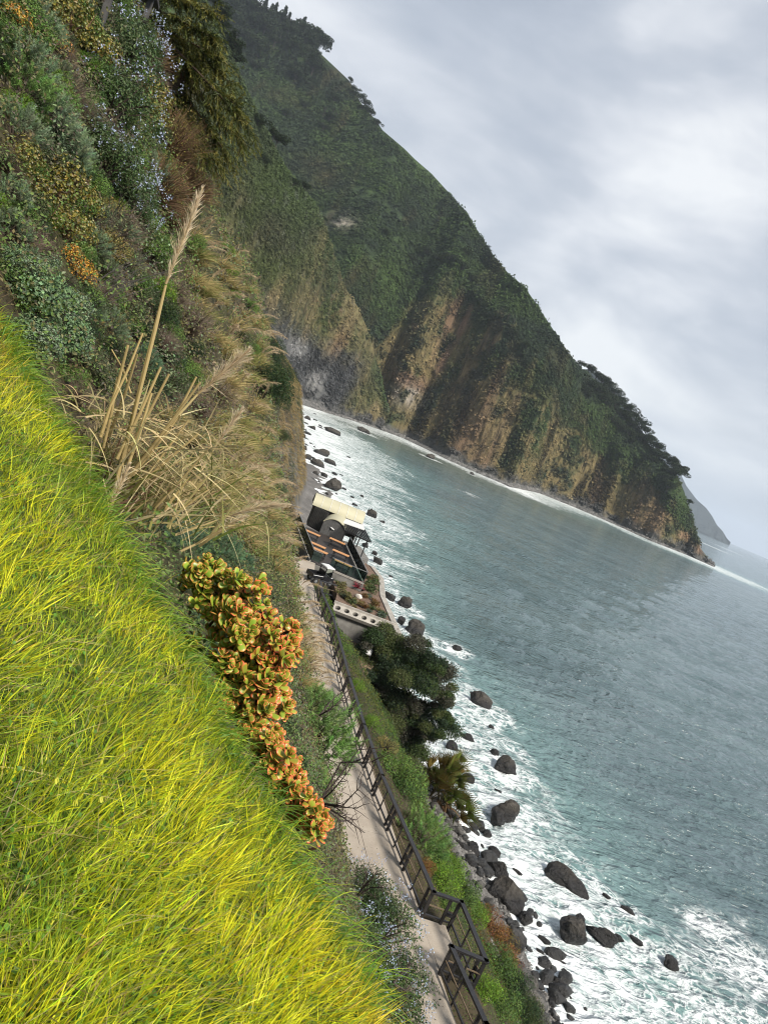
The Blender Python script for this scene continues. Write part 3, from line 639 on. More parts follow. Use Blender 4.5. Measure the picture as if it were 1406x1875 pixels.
def rock_mat(name, wet, dry, waterline=True):
    m, nt = new_mat(name); out = nd(nt, 'ShaderNodeOutputMaterial'); b = nd(nt, 'ShaderNodeBsdfPrincipled')
    geo = nd(nt, 'ShaderNodeNewGeometry'); co = geo.outputs['Position']
    n = noise_node(nt, 1.1, 6, .65, .3, co); n2 = noise_node(nt, 5.0, 5, .65, 0, co)
    r = ramp(nt, n.outputs['Fac'], [(.3, tuple(c*.4 for c in dry)), (.5, dry), (.72, tuple(c*1.8 for c in dry))])
    rc = mixc(nt, 1.0, r.outputs['Color'], ramp(nt, n2.outputs['Fac'], [(.3, (.6,.6,.6)), (.7, (1.35,1.33,1.28))]).outputs['Color'], 'MULTIPLY')
    if waterline:
        sp = nd(nt, 'ShaderNodeSeparateXYZ'); nt.links.new(co, sp.inputs[0])
        hgt = math_n(nt, 'ADD', sp.outputs[2], math_n(nt, 'MULTIPLY', n.outputs['Fac'], -1.4))
        wr = ramp(nt, hgt, [(.0, (1,1,1)), (.55, (0,0,0))])
        rc = mixc(nt, wr.outputs['Color'], rc, wet)
        rgh = math_n(nt, 'SUBTRACT', .85, math_n(nt, 'MULTIPLY', wr.outputs['Color'], .45)); nt.links.new(rgh, b.inputs['Roughness'])
    else: b.inputs['Roughness'].default_value = .9
    nt.links.new(rc, b.inputs['Base Color']); b.inputs['Specular IOR Level'].default_value = .35
    bp = nd(nt, 'ShaderNodeBump'); bp.inputs['Strength'].default_value = 1.0; bp.inputs['Distance'].default_value = .35
    nt.links.new(math_n(nt, 'ADD', n.outputs['Fac'], math_n(nt, 'MULTIPLY', n2.outputs['Fac'], .5)), bp.inputs['Height']); nt.links.new(bp.outputs['Normal'], b.inputs['Normal'])
    nt.links.new(b.outputs[0], out.inputs[0]); return m
M_ROCK = rock_mat('sea_rock', (.016,.015,.015), (.055,.050,.044)); M_STONE = rock_mat('beach_stone', (.03,.03,.03), (.12,.115,.108))
PROTO = [rock_mesh(400+k, 4, .26) for k in range(9)]
for p in PROTO: p.materials.append(M_ROCK)
PROTO2 = [rock_mesh(500+k, 3, .15, .8) for k in range(8)]
for p in PROTO2: p.materials.append(M_STONE)
NAMES_R = {0:'largest dark long rock lying in the surf below the viewing bay of the path',1:'dark oval rock in the foam just below the long surf rock',2:'dark wedge rock with a small fin beside it at the lower right of the surf',3:'small round rock wedged between the oval rock and the wedge rock',
 4:'thin fin of rock against the seaward side of the wedge rock',5:'low dark rock seaward of the wedge rock at the foam edge',6:'narrow upright rock just under the largest long surf rock',7:'big brown topped rock alone at the outer foam edge beside the dark tree',
 8:'small flat black rock in foam below the dark tree',9:'tall brown rock with white wash at the outer foam above the twin rocks',10:'small dark rock touching the tall brown rock at the outer foam',11:'larger seaward half of the twin rocks in the white wash',12:'smaller shoreward half of the twin rocks in the white wash',
 18:'biggest grey boulder on the shingle beside the path bank',20:'pale grey boulder at the foot of the reddish ground cover',30:'low rock half awash in the lacy foam near the frame corner',39:'big dark rock off the tip of the holed garden wall',40:'dark boulder just off the garden seawall',60:'big olive brown boulder in the foam beyond the curved roof house',
 72:'long dark slab of rock in the surf under the black striped cliff',73:'lone rock in calm water near the far shingle beach',66:'dark double rock in foam near the cove head'}
NAMES_R = {k: v for k, v in NAMES_R.items()}
rr = np.random.default_rng(11)
for i, (x, y, wm, hm, kind, an) in enumerate(RW):
    far = math.hypot(x, y) > 110
    o = link('rock', PROTO[i % 9]); el = 30/math.hypot(x, y)
    if kind == 'long': L = math.hypot(wm, hm)*.92; sx, sy, sz = L*.5, L*.20, L*.19; rz = math.radians(-32 if not far else -10)
    elif kind == 'flat': sx, sy, sz = wm*.52, wm*.34, max(hm*.35, wm*.16); rz = math.radians(-12)
    else: L = max(wm, hm); sx, sy, sz = L*.5, min(wm, hm)*.48, min(wm, hm)*.46; rz = math.radians(an*.7)
    if far: sy = max(sy, sx*.7)
    o.scale = (sx, sy, sz*1.15); o.rotation_euler = (rr.normal()*.12, rr.normal()*.12, rz); o.location = (x, y+sy*.6, sz*.30-.05)
    if i in NAMES_R and wm > .8: tag(o, NAMES_R[i], 'rock', 'rocks in the surf')
    elif far: tag(o, 'small dark rock among white foam at the head of the cove', 'rock', 'rocks at the head of the cove')
    elif 31 < i < 60 and y > 70: tag(o, 'dark wave washed rock in the foam around the terrace seawall', 'rock', 'rocks around the terrace seawall')
    else: tag(o, 'dark grey rock in the white wash along the shingle shore', 'rock', 'rocks in the surf')
for k in range(46):
    px, py = 541+48*rr.random()**1.3, 755+150*rr.random(); p = atz(px, py, .1)
    if min((p[0]-a[0])**2+(p[1]-a[1])**2-(a[2]*.5)**2 for a in RW) < 0: continue
    o = link('rock', PROTO[k % 9]); s = p[1]/F*(2.5+5*rr.random()**2); o.scale = (s*1.3, s*1.5, s*.55); o.rotation_euler = (rr.normal()*.15, rr.normal()*.15, rr.random()*6); o.location = (p[0], p[1], .05)
    tag(o, 'small dark rock among white foam at the head of the cove', 'rock', 'rocks at the head of the cove')
# boulders on the shingle
n = 0
for k in range(1500):
    y = 36+44*rr.random()**1.0; f = float(foot(y)); off = -.2+6.2*rr.random()**1.35; x = f+off
    if y > 66: continue
    if min((x-a[0])**2+(y-a[1])**2-(a[2]*.55)**2 for a in RW) < 0: continue
    s = .17+.55*rr.random()**2.4
    if n >= 285: break
    z = float(ground(np.array([x]), np.array([y]))[0]); o = link('boulder', PROTO2[k % 8]); o.scale = (s*1.25, s*.95, s*.8); o.rotation_euler = (rr.normal()*.2, rr.normal()*.2, rr.random()*6.3); o.location = (x, y, max(z, -.12)+s*.3)
    tag(o, 'small grey boulder on the shingle between the path bank and the surf', 'boulder', 'grey boulders on the shingle below the path'); n += 1
# fine shingle
mb = MB(); N = 9000; ys_ = 34+50*rr.random(N); xs_ = foot(ys_)-1.6+5.0*rr.random(N); zs_ = ground(xs_, ys_); ok = zs_ > -.1; ys_, xs_, zs_ = ys_[ok], xs_[ok], zs_[ok]
octa = np.array([[1,0,0],[0,1,0],[-1,0,0],[0,-1,0],[0,0,1.]]); ot = np.array([[0,1,4],[1,2,4],[2,3,4],[3,0,4]])
sc = .05+.13*rr.random(len(xs_))**2; th = rr.random(len(xs_))*6.28; P = octa[None]*sc[:, None, None]*np.array([1.2,.9,.7]); c, s_ = np.cos(th), np.sin(th)
P = np.stack([P[...,0]*c[:,None]-P[...,1]*s_[:,None], P[...,0]*s_[:,None]+P[...,1]*c[:,None], P[...,2]], -1)+np.stack([xs_, ys_, zs_], 1)[:, None]
kk = (.07+.12*rr.random(len(xs_)))[:, None]*np.array([1,.97,.93]); mb.add(P.reshape(-1, 3), None, (np.arange(len(xs_))[:, None, None]*5+ot[None]).reshape(-1, 3), np.repeat(kk, 5, 0))
tag(mb.build('shingle', M_TWIG), 'grey shingle and pebbles at the foot of the bank', None, None, 'stuff')
# far scree beach below the mountain
mb = MB(); N = 12000; a_ = rr.random(N); q = a_*(len(FARSHORE)-1.001); i0 = q.astype(int); fr = (q-i0)[:, None]; PS = FARSHORE[i0]*(1-fr)+FARSHORE[i0+1]*fr
off = rr.random(N)**1.3*16; xs_ = PS[:,0]*(1+off/800); ys_ = PS[:,1]+off-3; sc = .5+1.6*rr.random(N)**3; P = octa[None]*sc[:, None, None]*np.array([1.3,1,.7]); P = P+np.stack([xs_, ys_, .1+off*.2], 1)[:, None]
kk = (.05+.12*rr.random(N))[:, None]*np.array([1,.98,.95]); mb.add(P.reshape(-1, 3), None, (np.arange(N)[:, None, None]*5+ot[None]).reshape(-1, 3), np.repeat(kk, 5, 0))
tag(mb.build('scree_beach', M_TWIG), 'grey scree along the foot of the far cliffs', None, None, 'stuff')
# wet rock shelf on the left of the cove, broken ledges
mb = MB()
# ------------------------------------------------------------------ railing along the path
M_BLACK = simple_mat('black_rail', (.018,.017,.018), .45, 0, .3, 6, .1, 60); M_BROWN = simple_mat('brown_rail', (.13,.095,.06), .6, 0, .25)
RT = [np.array([11.6,12.6,ZP+1.07]), np.array([8.39,20.01,ZP+1.07]), atz(826,1733,ZP+1.07), atz(890,1760,ZP+1.07), atz(845,1652,ZP+1.07), atz(794,1634,ZP+1.07), atz(700,1420,ZP+1.07), atz(667,1327,ZP+1.07), atz(640,1240,ZP+1.07), atz(610,1130,ZP+1.07), atz(590,1085,ZP+1.07), atz(587,1063,ZP+1.07), atz(616,1072,ZP+1.07)]
def make_railing(name, pts, label, sp=2.35, double=True):
    root = empty(name, tuple(pts[0]-np.array([0,0,1.07])), label=label, cat='railing'); o0 = pts[0]-np.array([0,0,1.07])
    top = MB(); mid = MB(); low = MB()
    for a, b in zip(pts[:-1], pts[1:]):
        a = a-o0; b = b-o0; d = (b-a); L = np.linalg.norm(d); d = d/L; sd_ = np.array([d[1], -d[0], 0])
        top.beam(a-d*.07, b+d*.07, .17, .07); mid.beam(a-np.array([0,0,.5]), b-np.array([0,0,.5]), .035, .035); low.beam(a-np.array([0,0,.9]), b-np.array([0,0,.9]), .06, .06)
        n_ = max(1, int(round(L/sp)))
        for k in range(n_):
            p = a+d*(L*k/n_+.04); post = MB(); post.beam(p+np.array([0,0,-1.35]), p+np.array([0,0,-.035]), .11, .11, up=(1,0,0))
            if double: q = p+d*.34; post.beam(q+np.array([0,0,-1.2]), q+np.array([0,0,-.035]), .10, .10, up=(1,0,0)); post.beam(p+np.array([0,0,-.62])+d*.05, q+np.array([0,0,-.62])-d*.05, .08, .14)
            post.build('post', M_BLACK, root)
            if L/n_ > 1.2:
                post = MB(); p = a+d*(L*(k+.58)/n_); post.beam(p+np.array([0,0,-1.3]), p+np.array([0,0,-.035]), .055, .055, up=(1,0,0)); post.build('baluster', M_BLACK, root)
    top.build('top_rail', M_BLACK, root); mid.build('middle_rail', M_BROWN, root); low.build('bottom_rail', M_BLACK, root); return root
make_railing('railing', RT, 'long black post and rail railing along the seaward edge of the path')
# ------------------------------------------------------------------ terrace house, deck and garden
cc = lambda x, y: (510+x/6.113, 880+y/6.113)          # close-up coordinates to photo pixels
M_CONC = simple_mat('concrete', (.30,.28,.25), .85, 0, .25, 2.0, .2, 30); M_CONCD = simple_mat('weathered_concrete', (.16,.155,.145), .9, 0, .35, 1.5, .2, 30)
M_WOODD = simple_mat('dark_boards', (.05,.048,.046), .8, 0, .4, 3.0, .3, 25); M_CREAM = simple_mat('cream_roofing', (.40,.38,.27), .6, 0, .06, 1.2); M_WHITE = simple_mat('white_paint', (.58,.585,.59), .5, 0, .05)
M_DECK = simple_mat('deck_boards', (.035,.028,.024), .55, 0, .35, 3.0, .2, 30); M_TABLE = simple_mat('table_wood', (.48,.24,.10), .5, 0, .2, 5.0); M_STEEL = simple_mat('rail_steel', (.33,.34,.34), .4, .6, .1)
M_DARKM = simple_mat('dark_metal', (.03,.03,.032), .5, .2, .3); M_SOIL = simple_mat('garden_soil', (.13,.085,.06), .95, 0, .4, 1.6, .4, 20); M_GLASSY = None
def glass_mat():
    m, nt = new_mat('teal_glass'); out = nd(nt, 'ShaderNodeOutputMaterial'); g = nd(nt, 'ShaderNodeBsdfGlossy'); g.inputs['Roughness'].default_value = .05; g.inputs['Color'].default_value = (.5,.6,.6,1)
    t = nd(nt, 'ShaderNodeBsdfTransparent'); t.inputs['Color'].default_value = (.68,.84,.80,1); mx = nd(nt, 'ShaderNodeMixShader')
    fr = nd(nt, 'ShaderNodeFresnel'); fr.inputs['IOR'].default_value = 1.5; nt.links.new(fr.outputs[0], mx.inputs[0]); nt.links.new(t.outputs[0], mx.inputs[1]); nt.links.new(g.outputs[0], mx.inputs[2]); nt.links.new(mx.outputs[0], out.inputs[0]); return m
M_GLASS = glass_mat()
def prism(mb, poly, z0, z1):
    n_ = len(poly); v = [(p[0], p[1], z0) for p in poly]+[(p[0], p[1], z1) for p in poly]
    q = [[i, (i+1) % n_, n_+(i+1) % n_, n_+i] for i in range(n_)]
    c0 = np.mean(np.array(poly)[:, :2], 0); v += [(c0[0], c0[1], z1), (c0[0], c0[1], z0)]
    t = [[n_+i, n_+(i+1) % n_, 2*n_] for i in range(n_)]+[[(i+1) % n_, i, 2*n_+1] for i in range(n_)]
    mb.add(v, q, t)
ZD = 13.45
d_fl, d_fr, d_bl, d_br = atz(567,1028,ZD), atz(664,1069,ZD), atz(543,963,ZD), atz(634,1001,ZD)
ex = (d_fr-d_fl); ex[2] = 0; ex /= np.linalg.norm(ex)
deck = empty('terrace_deck', tuple(d_fl), label='dark wooden terrace deck on a concrete base beside the sea', cat='deck'); O = d_fl.copy()
mb = MB(); dd = d_bl-d_fl; bl2, br2 = d_bl+dd*.12, d_br+dd*.12
poly = [d_fl-O, d_fr-O, br2-O, bl2-O]; mb2 = MB(); prism(mb2, [p*1.0 for p in poly], -.05, .0)
mb2.build('boards', M_DECK, deck)
mb = MB(); grow = [d_fl-O+np.array([-.12,-.12,0]), d_fr-O+np.array([.12,-.12,0]), br2-O+np.array([.12,.1,0]), bl2-O+np.array([-.12,.1,0])]; prism(mb, grow, -4.5, -.055); mb.build('base', M_CONCD, deck)
mb = MB(); a, b = atz(603,1043,ZD)-O, d_fr-O; mb.beam(a+np.array([0,-.1,.06]), b+np.array([.1,-.1,.06]), .16, .16); mb.beam(b+np.array([.0,-.1,.06]), br2-O+np.array([0,0,.06]), .14, .16); mb.beam(d_fl-O+np.array([0,0,.06]), bl2-O+np.array([0,0,.06]), .14, .16); mb.build('kerb', M_CONC, deck)
def glass_rail(pts, label, sp=1.15, h=1.02, grp='glass balustrades of the terrace'):
    o0 = pts[0]; root = empty('glass_balustrade', tuple(o0), label=label, cat='balustrade', group=grp); rail = MB(); pane = MB()
    for a, b in zip(pts[:-1], pts[1:]):
        a, b = a-o0, b-o0; d = b-a; L = np.linalg.norm(d); d = d/L; n_ = max(1, int(round(L/sp)))
        rail.beam(a+np.array([0,0,h]), b+np.array([0,0,h]), .07, .05); pane.beam(a+np.array([0,0,h*.5]), b+np.array([0,0,h*.5]), .015, h*.84)
        for k in range(n_+1): p = a+d*L*k/n_; q = MB(); q.box(p+np.array([0,0,h*.5]), (.05,.05,h)); q.build('post', M_DARKM, root)
    rail.build('top_rail', M_STEEL, root); pane.build('glass_panel', M_GLASS, root); return root
e3 = np.array([0,0,.15])
glass_rail([bl2+e3, d_fl+e3, atz(583,1035,ZD)+e3], 'glass balustrade on the landward side of the terrace deck')
glass_rail([atz(601,1042,ZD)+e3, d_fr+e3], 'glass balustrade across the front of the terrace deck above the garden')
glass_rail([d_fr+e3+np.array([.02,.1,0]), d_br+e3], 'glass balustrade on the seaward side of the terrace deck')
p0, p1 = atz(521,965,13.6), atz(539,1018,13.6); glass_rail([p0-np.array([0,0,.4]), p1-np.array([0,0,.4])], 'low glass balustrade on the bank left of the terrace deck', 2.2)
TL = ['left row table nearest the house','left row middle table','left row table nearest the entrance','right row table nearest the house','right row middle table','right row table nearest the garden']
for k, (x, y) in enumerate(((380,583),(437,718),(457,778),(662,675),(700,808),(728,922))):
    c = atz(*cc(x, y), ZD+.76); base = np.array([c[0], c[1], ZD]); root = empty('terrace_table', tuple(base), math.atan2(ex[1], ex[0])-.05, label='orange wooden table on black legs, '+TL[k]+' of the deck', cat='table', group='tables on the terrace deck')
    t_ = MB(); 
    for j in range(4): t_.box((0, -.27+.18*j, .745), (1.75, .172, .045))
    t_.build('tabletop', M_TABLE, root)
    for sx in (-.7, .7):
        for sy in (-.26, .26): q = MB(); q.beam((sx, sy, 0), (sx*.97, sy*.9, .72), .06, .06, up=(1,0,0)); q.build('leg', M_DARKM, root)
    q = MB(); q.box((0, 0, .69), (1.5, .5, .05)); q.build('frame', M_DARKM, root)
    for sy in (-.72, .72):
        bn = empty('bench', tuple(base+np.array([-ex[1]*sy, ex[0]*sy, 0])), root.rotation_euler.z, label='dark bench at the '+TL[k]+(' on its sea side' if False else ', '+('garden' if sy < 0 else 'house')+' side'), cat='bench', group='benches on the terrace deck')
        q = MB(); q.box((0,0,.43), (1.5,.28,.05)); q.build('seat', M_DARKM, bn)
        for sx in (-.6, .6): q = MB(); q.box((sx,0,.203), (.06,.24,.405)); q.build('leg', M_DARKM, bn)
# house with two crossing barrel roofs
hb = np.array([-5.0, 85.5, ZD]); house = empty('curved_roof_house', tuple(hb), label='small dark timber house with two crossing cream barrel roofs at the end of the deck', cat='house')
def arch_pts(c, rad, a0, a1, n_, across, z0): return [(across*math.cos(t)*rad, z0+math.sin(t)*rad) for t in np.linspace(a0, a1, n_)]
Yh = 88.0; aL = atY(580.5,899,Yh); aR = atY(668,941,Yh+1.0); crownA = .5*(aL[2]+aR[2]); ax = aR-aL; ax[2] = 0; LA = np.linalg.norm(ax); ax /= LA; ay = np.array([-ax[1], ax[0], 0.])
def barrel(mb, start, axis, across, L, half, rise, zspring, n_=18, th=.07, m=6):
    R = (half*half+rise*rise)/(2*rise); phi = math.asin(min(1, half/R)) if rise <= half else math.pi-math.asin(half/R)
    T = np.linspace(-phi, phi, n_)
    for r_, flip in ((R, 0), (R-th, 1)):
        V = []; 
        for s in np.linspace(0, L, m):
            for t in T: V.append(start+axis*s+across*(math.sin(t)*r_)+np.array([0,0,zspring+rise-R+math.cos(t)*r_]))
        q = grid_faces(m, n_); mb.add(V, q[:, ::-1] if flip else q)
    for s in (0, L):
        V = []
        for t in T:
            for r_ in (R, R-th): V.append(start+axis*s+across*(math.sin(t)*r_)+np.array([0,0,zspring+rise-R+math.cos(t)*r_]))
        mb.add(V, grid_faces(n_, 2))
    return R
sA = np.array([aL[0], aL[1], 0])-hb*np.array([1,1,0]); zc = crownA-hb[2]
mb = MB(); barrel(mb, sA, ax, ay, LA, 1.35, 1.25, zc-1.25, 20); rA = mb.build('barrel_roof', M_CREAM, house, True)
sm = MB()
for k in range(1, 6):
    s = LA*k/6; P = [sA+ax*s+ay*(math.sin(t)*1.372)+np.array([0,0,zc-1.36+math.cos(t)*1.372]) for t in np.linspace(-1.45, 1.45, 18)]; sm.tube(P, .025, 5)
sm.build('roof_seam', M_WHITE, rA)
gL, gR, gC = atY(593.4,953.6,83.2), atY(631,970.5,83.2), atY(612,950.5,83.2)
half = np.linalg.norm((gR-gL)[:2])/2; spr = .5*(gL[2]+gR[2])-hb[2]; rise = max(.5, gC[2]-hb[2]-spr)
gm = .5*(gL+gR); bx = gR-gL; bx[2] = 0; bx /= np.linalg.norm(bx); by = np.array([-bx[1], bx[0], 0.])
sB = np.array([gm[0]-hb[0], gm[1]-hb[1], 0])-by*.12
mb = MB(); RB = barrel(mb, sB, by, bx, 4.4, half+.08, rise+.05, spr, 16); mb.build('cross_roof', M_CREAM, house, True)
# gable wall
mb = MB(); n_ = 17; R_ = (half*half+rise*rise)/(2*rise); ph = math.asin(min(1, half/R_)); top = [sB+by*.12+bx*(math.sin(t)*R_)+np.array([0,0,spr+rise-R_+math.cos(t)*R_]) for t in np.linspace(-ph, ph, n_)]
bot = [np.array([p[0], p[1], -.4]) for p in top]; mb.add(top+bot, [[i, n_+i, n_+i+1, i+1] for i in range(n_-1)]); mb.add([p+by*.12 for p in top+bot], [[i, i+1, n_+i+1, n_+i] for i in range(n_-1)])
for s in np.linspace(-half*.9, half*.9, 9): 
    zt = spr+rise-R_+math.sqrt(max(R_*R_-s*s, 0)); mb.beam(sB+by*.105+bx*s+np.array([0,0,0]), sB+by*.105+bx*s+np.array([0,0,zt-.03]), .03, .03, up=(1,0,0))
mb.build('gable_wall', simple_mat('grey_boards', (.085,.085,.085), .75, 0, .3, 3.0), house)
q = MB(); q.tube([sB+by*.06+bx*(-.35)+np.array([0,0,1.05]), sB+by*.0+bx*(-.1)+np.array([0,0,.98]), sB+by*.06+bx*.2+np.array([0,0,.9])], [.03,.1,.03], 8); q.build('wall_light', M_WHITE, house)
# side walls of dark boards
mb = MB(); wl = sA+ax*.35-ay*1.2; wr = sB-bx*half+by*.2
def wall(mb, a, b, z0, z1, th=.12): mb.beam(np.array([a[0],a[1],(z0+z1)/2]), np.array([b[0],b[1],(z0+z1)/2]), th, z1-z0)
def wall_part(a, b, z0, z1): q_ = MB(); wall(q_, a, b, z0, z1); q_.build('board_wall', M_WOODD, house)
wall_part(wr, sB-bx*half+by*3.2, -.5, spr-.02); wall_part(sA+ax*.35-ay*1.2, sA+ax*.35+ay*1.2, -.5, zc-1.2); wall_part(sB+bx*half+by*.2, sB+bx*half+by*3.0, -.5, spr-.02)
wall_part(sA+ax*.4+ay*1.2, sA+ax*(LA-.2)+ay*1.2, -.5, zc-1.22); wall_part(sA+ax*(LA-.2)-ay*1.2, sA+ax*(LA-.2)+ay*1.2, -.5, zc-1.2)
mb2 = MB(); wall(mb2, wl, sB-bx*half+by*2.6, -.5, zc-1.25)
for s in np.linspace(.1, .95, 9): p = wl+(sB-bx*half+by*2.6-wl)*s; mb2.beam(np.array([p[0],p[1]-.09,-.4]), np.array([p[0],p[1]-.09,zc-1.3]), .04, .05, up=(1,0,0))
# arched end under the long roof, set back
mb2.build('board_wall', M_WOODD, house); mb2 = MB()
E = [sA+ax*.12+ay*(math.sin(t)*1.28)+np.array([0,0,zc-1.36+math.cos(t)*1.28]) for t in np.linspace(-1.5, 1.5, 15)]; EB = [np.array([p[0],p[1],zc-1.5]) for p in E]; mb2.add(E+EB, [[i, i+1, 15+i+1, 15+i] for i in range(14)])
mb2.build('arch_panel', M_WOODD, house)
q = MB(); pA, pB, pC, pD_ = [atz(*cc(*k), 15.35)-hb for k in ((680,392),(703,458),(962,548),(950,480))]; V = [pA,pB,pC,pD_]; V = V+[p-np.array([0,0,.1]) for p in V]; q.add(V, [[0,1,2,3],[7,6,5,4],[0,4,5,1],[1,5,6,2],[2,6,7,3],[3,7,4,0]]); q.build('flat_roof', M_WHITE, house)
pg = empty('pergola', tuple(atz(679,993,15.2)-np.array([0,0,15.2-ZD])), label='dark slatted pergola beside the house over the sea edge', cat='pergola'); po = np.array(pg.location)
c00, c10, c11, c01 = [atz(*cc(*k), 15.2)-po for k in ((705,457),(745,560),(1035,690),(965,550))]
q = MB()
for s in np.linspace(0, 1, 14): q.beam(lerp(c00, c01, s), lerp(c10, c11, s), .05, .14)
q.build('slats', M_DARKM, pg)
q = MB()
for s in (.12, .9): q.beam(lerp(c00, c10, s)-np.array([0,0,.14]), lerp(c01, c11, s)-np.array([0,0,.14]), .1, .14)
q.build('beams', M_DARKM, pg)
for u_, v_ in ((.05,.9),(.9,.9),(.9,.12),(.5,.9)): p = lerp(lerp(c00, c01, u_), lerp(c10, c11, u_), v_); q = MB(); q.beam(np.array([p[0],p[1],-1.2]), p-np.array([0,0,.2]), .14, .14, up=(1,0,0)); q.build('post', M_DARKM, pg)
sl = empty('sea_platform', tuple(po), label='grey concrete platform under the pergola with a curved stone edge', cat='platform'); q = MB(); prism(q, [c00+np.array([-.3,.5,0]), c10+np.array([-.3,.2,0]), c11+np.array([.2,.1,0]), c11+np.array([.5,1.6,0]), c01+np.array([.3,.5,0])], -5, -.35); q.build('slab', M_CONCD, sl)
# ------------------------------------------------------------------ garden
ZG = 12.7
gp = [atz(617,1088,ZG), atz(613,1104,ZG), atz(718,1143,ZG), atz(729,1157,ZG), atz(700,1092,ZG), atz(697,1058,ZG), atz(681,1038,ZG), atz(668,1030,ZG), d_fr+np.array([0,-.3,0]), atz(606,1052,ZG)]
garden = empty('terrace_garden', tuple(gp[0]), label='raised garden bed of red brown soil inside the concrete seawall', cat='garden bed'); go = gp[0]
q = MB(); prism(q, [p-go for p in gp], -.6, 0); q.build('soil', M_SOIL, garden)
sw = empty('seawall', tuple(atz(729,1158,2)), label='grey concrete seawall bending around the seaward side of the garden', cat='wall'); so = np.array(sw.location); wp = [atz(730,1158,ZG+.1), atz(701,1092,ZG+.1), atz(698,1058,ZG+.1), atz(682,1037,ZG+.1)]
q = MB()
inn = [p-np.array([.28,.0,0]) for p in wp]; out_ = [p+np.array([.28,.05,0]) for p in wp]
for i in range(3):
    a, b, c, d = inn[i], out_[i], out_[i+1], inn[i+1]; V = [p-so for p in (a, b, c, d)]; V = V+[np.array([p[0], p[1], .0])+np.array([.6 if j in (1,2) else 0, 0, 0]) for j, p in enumerate(V)]
    q.add(V, [[0,1,2,3],[0,4,5,1],[1,5,6,2],[2,6,7,3],[3,7,4,0]])
q.build('wall_body', M_CONC, sw)
# beam with seven round holes
h0, h1 = atz(613.5,1104,ZG+.05), atz(724,1146,ZG+.05); tw = np.array([0,-.72,-.40])
beam = empty('holed_concrete_beam', tuple(h0), label='sloping concrete beam pierced by seven round holes along the garden edge', cat='concrete beam'); L = np.linalg.norm(h1-h0); hx = (h1-h0)/L; hy = tw/np.linalg.norm(tw); HT_ = np.linalg.norm(tw); hn = np.cross(hx, hy); hn = hn if hn[2] > 0 else -hn
M_HOLE = simple_mat('hole_dark', (.02,.02,.02), .9)
q = MB(); cell = L/7; nn = 32; cir = MB()
for k in range(7):
    cx = cell*(k+.5); R_ = .235; A_n = np.arange(nn)*2*math.pi/nn+math.pi/4
    sq = [];
    for t in A_n:
        cx_, cy_ = math.cos(t), math.sin(t); m_ = max(abs(cx_), abs(cy_)); sq.append((cx_/m_*cell/2, cy_/m_*HT_/2))
    inner = [hx*(cx+math.cos(t)*R_)+hy*(HT_/2+math.sin(t)*R_) for t in A_n]; outer = [hx*(cx+a)+hy*(HT_/2+b) for a, b in sq]; deepc = [p-hn*.3 for p in inner]
    V = outer+inner+deepc; q.add(V, [[i, (i+1) % nn, nn+(i+1) % nn, nn+i] for i in range(nn)]+[[nn+i, nn+(i+1) % nn, 2*nn+(i+1) % nn, 2*nn+i] for i in range(nn)])
    dk = deepc+[hx*cx+hy*HT_/2-hn*.3]; cir = MB(); cir.add(dk, None, [[i, (i+1) % nn, nn] for i in range(nn)]); cir.build('hole', M_HOLE, beam)
z0_ = [np.zeros(3), hx*L, hx*L+hy*HT_, hy*HT_]; bk = [p-hn*.32 for p in z0_]; q.add(z0_+bk, [[0,4,5,1],[2,6,7,3],[1,5,6,2],[3,7,4,0],[4,7,6,5]])
q.beam(-hx*.1+np.array([0,.08,.06]), hx*L+np.array([0,.08,.06]), .2, .2)
q.build('beam_face', M_CONC, beam)
yw = empty('yard_wall', tuple(h0+np.array([.3,-.2,-3])), label='weathered concrete wall below the holed beam behind the yard', cat='wall'); q = MB(); q.beam((0,.1,1.15), tuple(hx*4.2+np.array([0,.1,1.15])), .25, 2.3); q.build('wall_body', M_CONCD, yw)
ZY = 10.25
yp = [atz(622,1128,ZY), atz(690,1158,ZY), atz(700,1200,ZY), atz(672,1235,ZY), atz(645,1210,ZY), atz(628,1165,ZY)]
yd = empty('lower_yard', tuple(yp[0]), label='bare brown earth yard below the concrete wall', cat='yard'); q = MB(); prism(q, [p-yp[0] for p in yp], -1.5, 0); q.build('earth', simple_mat('bare_earth', (.19,.13,.085), .95, 0, .3, 1.2, .3, 15), yd)
# things in the yard
p = atz(660,1172,ZY); bd_ = empty('blue_board', tuple(p), .5, label='blue and white board leaning in the yard near the dark tree', cat='board'); q = MB(); q.box((0,0,.8), (.5,.08,1.7), np.array(Matrix.Rotation(.45, 3, 'X'))); q.build('board_body', simple_mat('blue_white', (.32,.42,.66), .4, 0, .5, 2.5), bd_)
p = atz(655,1176,ZY); bd_ = empty('black_barrel', tuple(p), label='black barrel lying beside the blue board in the yard', cat='barrel'); q = MB(); q.tube([(-.45,0,.35),(-.3,0,.35),(.3,.05,.35),(.45,.07,.35)], [.30,.36,.36,.30], 14); q.build('drum', M_DARKM, bd_)
p = atz(659,1216,ZY-.6); cn = empty('white_canopy', tuple(p), label='white shade canopy peeking out behind the railing by the dark tree', cat='canopy'); cn.scale = (.62,.62,.75)
q = MB(); V = [(-.9,-.7,1.7),(.8,-.8,1.6),(.9,.8,1.75),(-.8,.8,1.8),(0,0,2.2)]; q.add(V, None, [[0,1,4],[1,2,4],[2,3,4],[3,0,4]]); V2 = [(a, b, c-.12) for a, b, c in V]; q.add(V2, None, [[1,0,4],[2,1,4],[3,2,4],[0,3,4]]); q.add(V[:4]+V2[:4], [[0,4,5,1],[1,5,6,2],[2,6,7,3],[3,7,4,0]]); q.build('canopy_cloth', M_WHITE, cn)
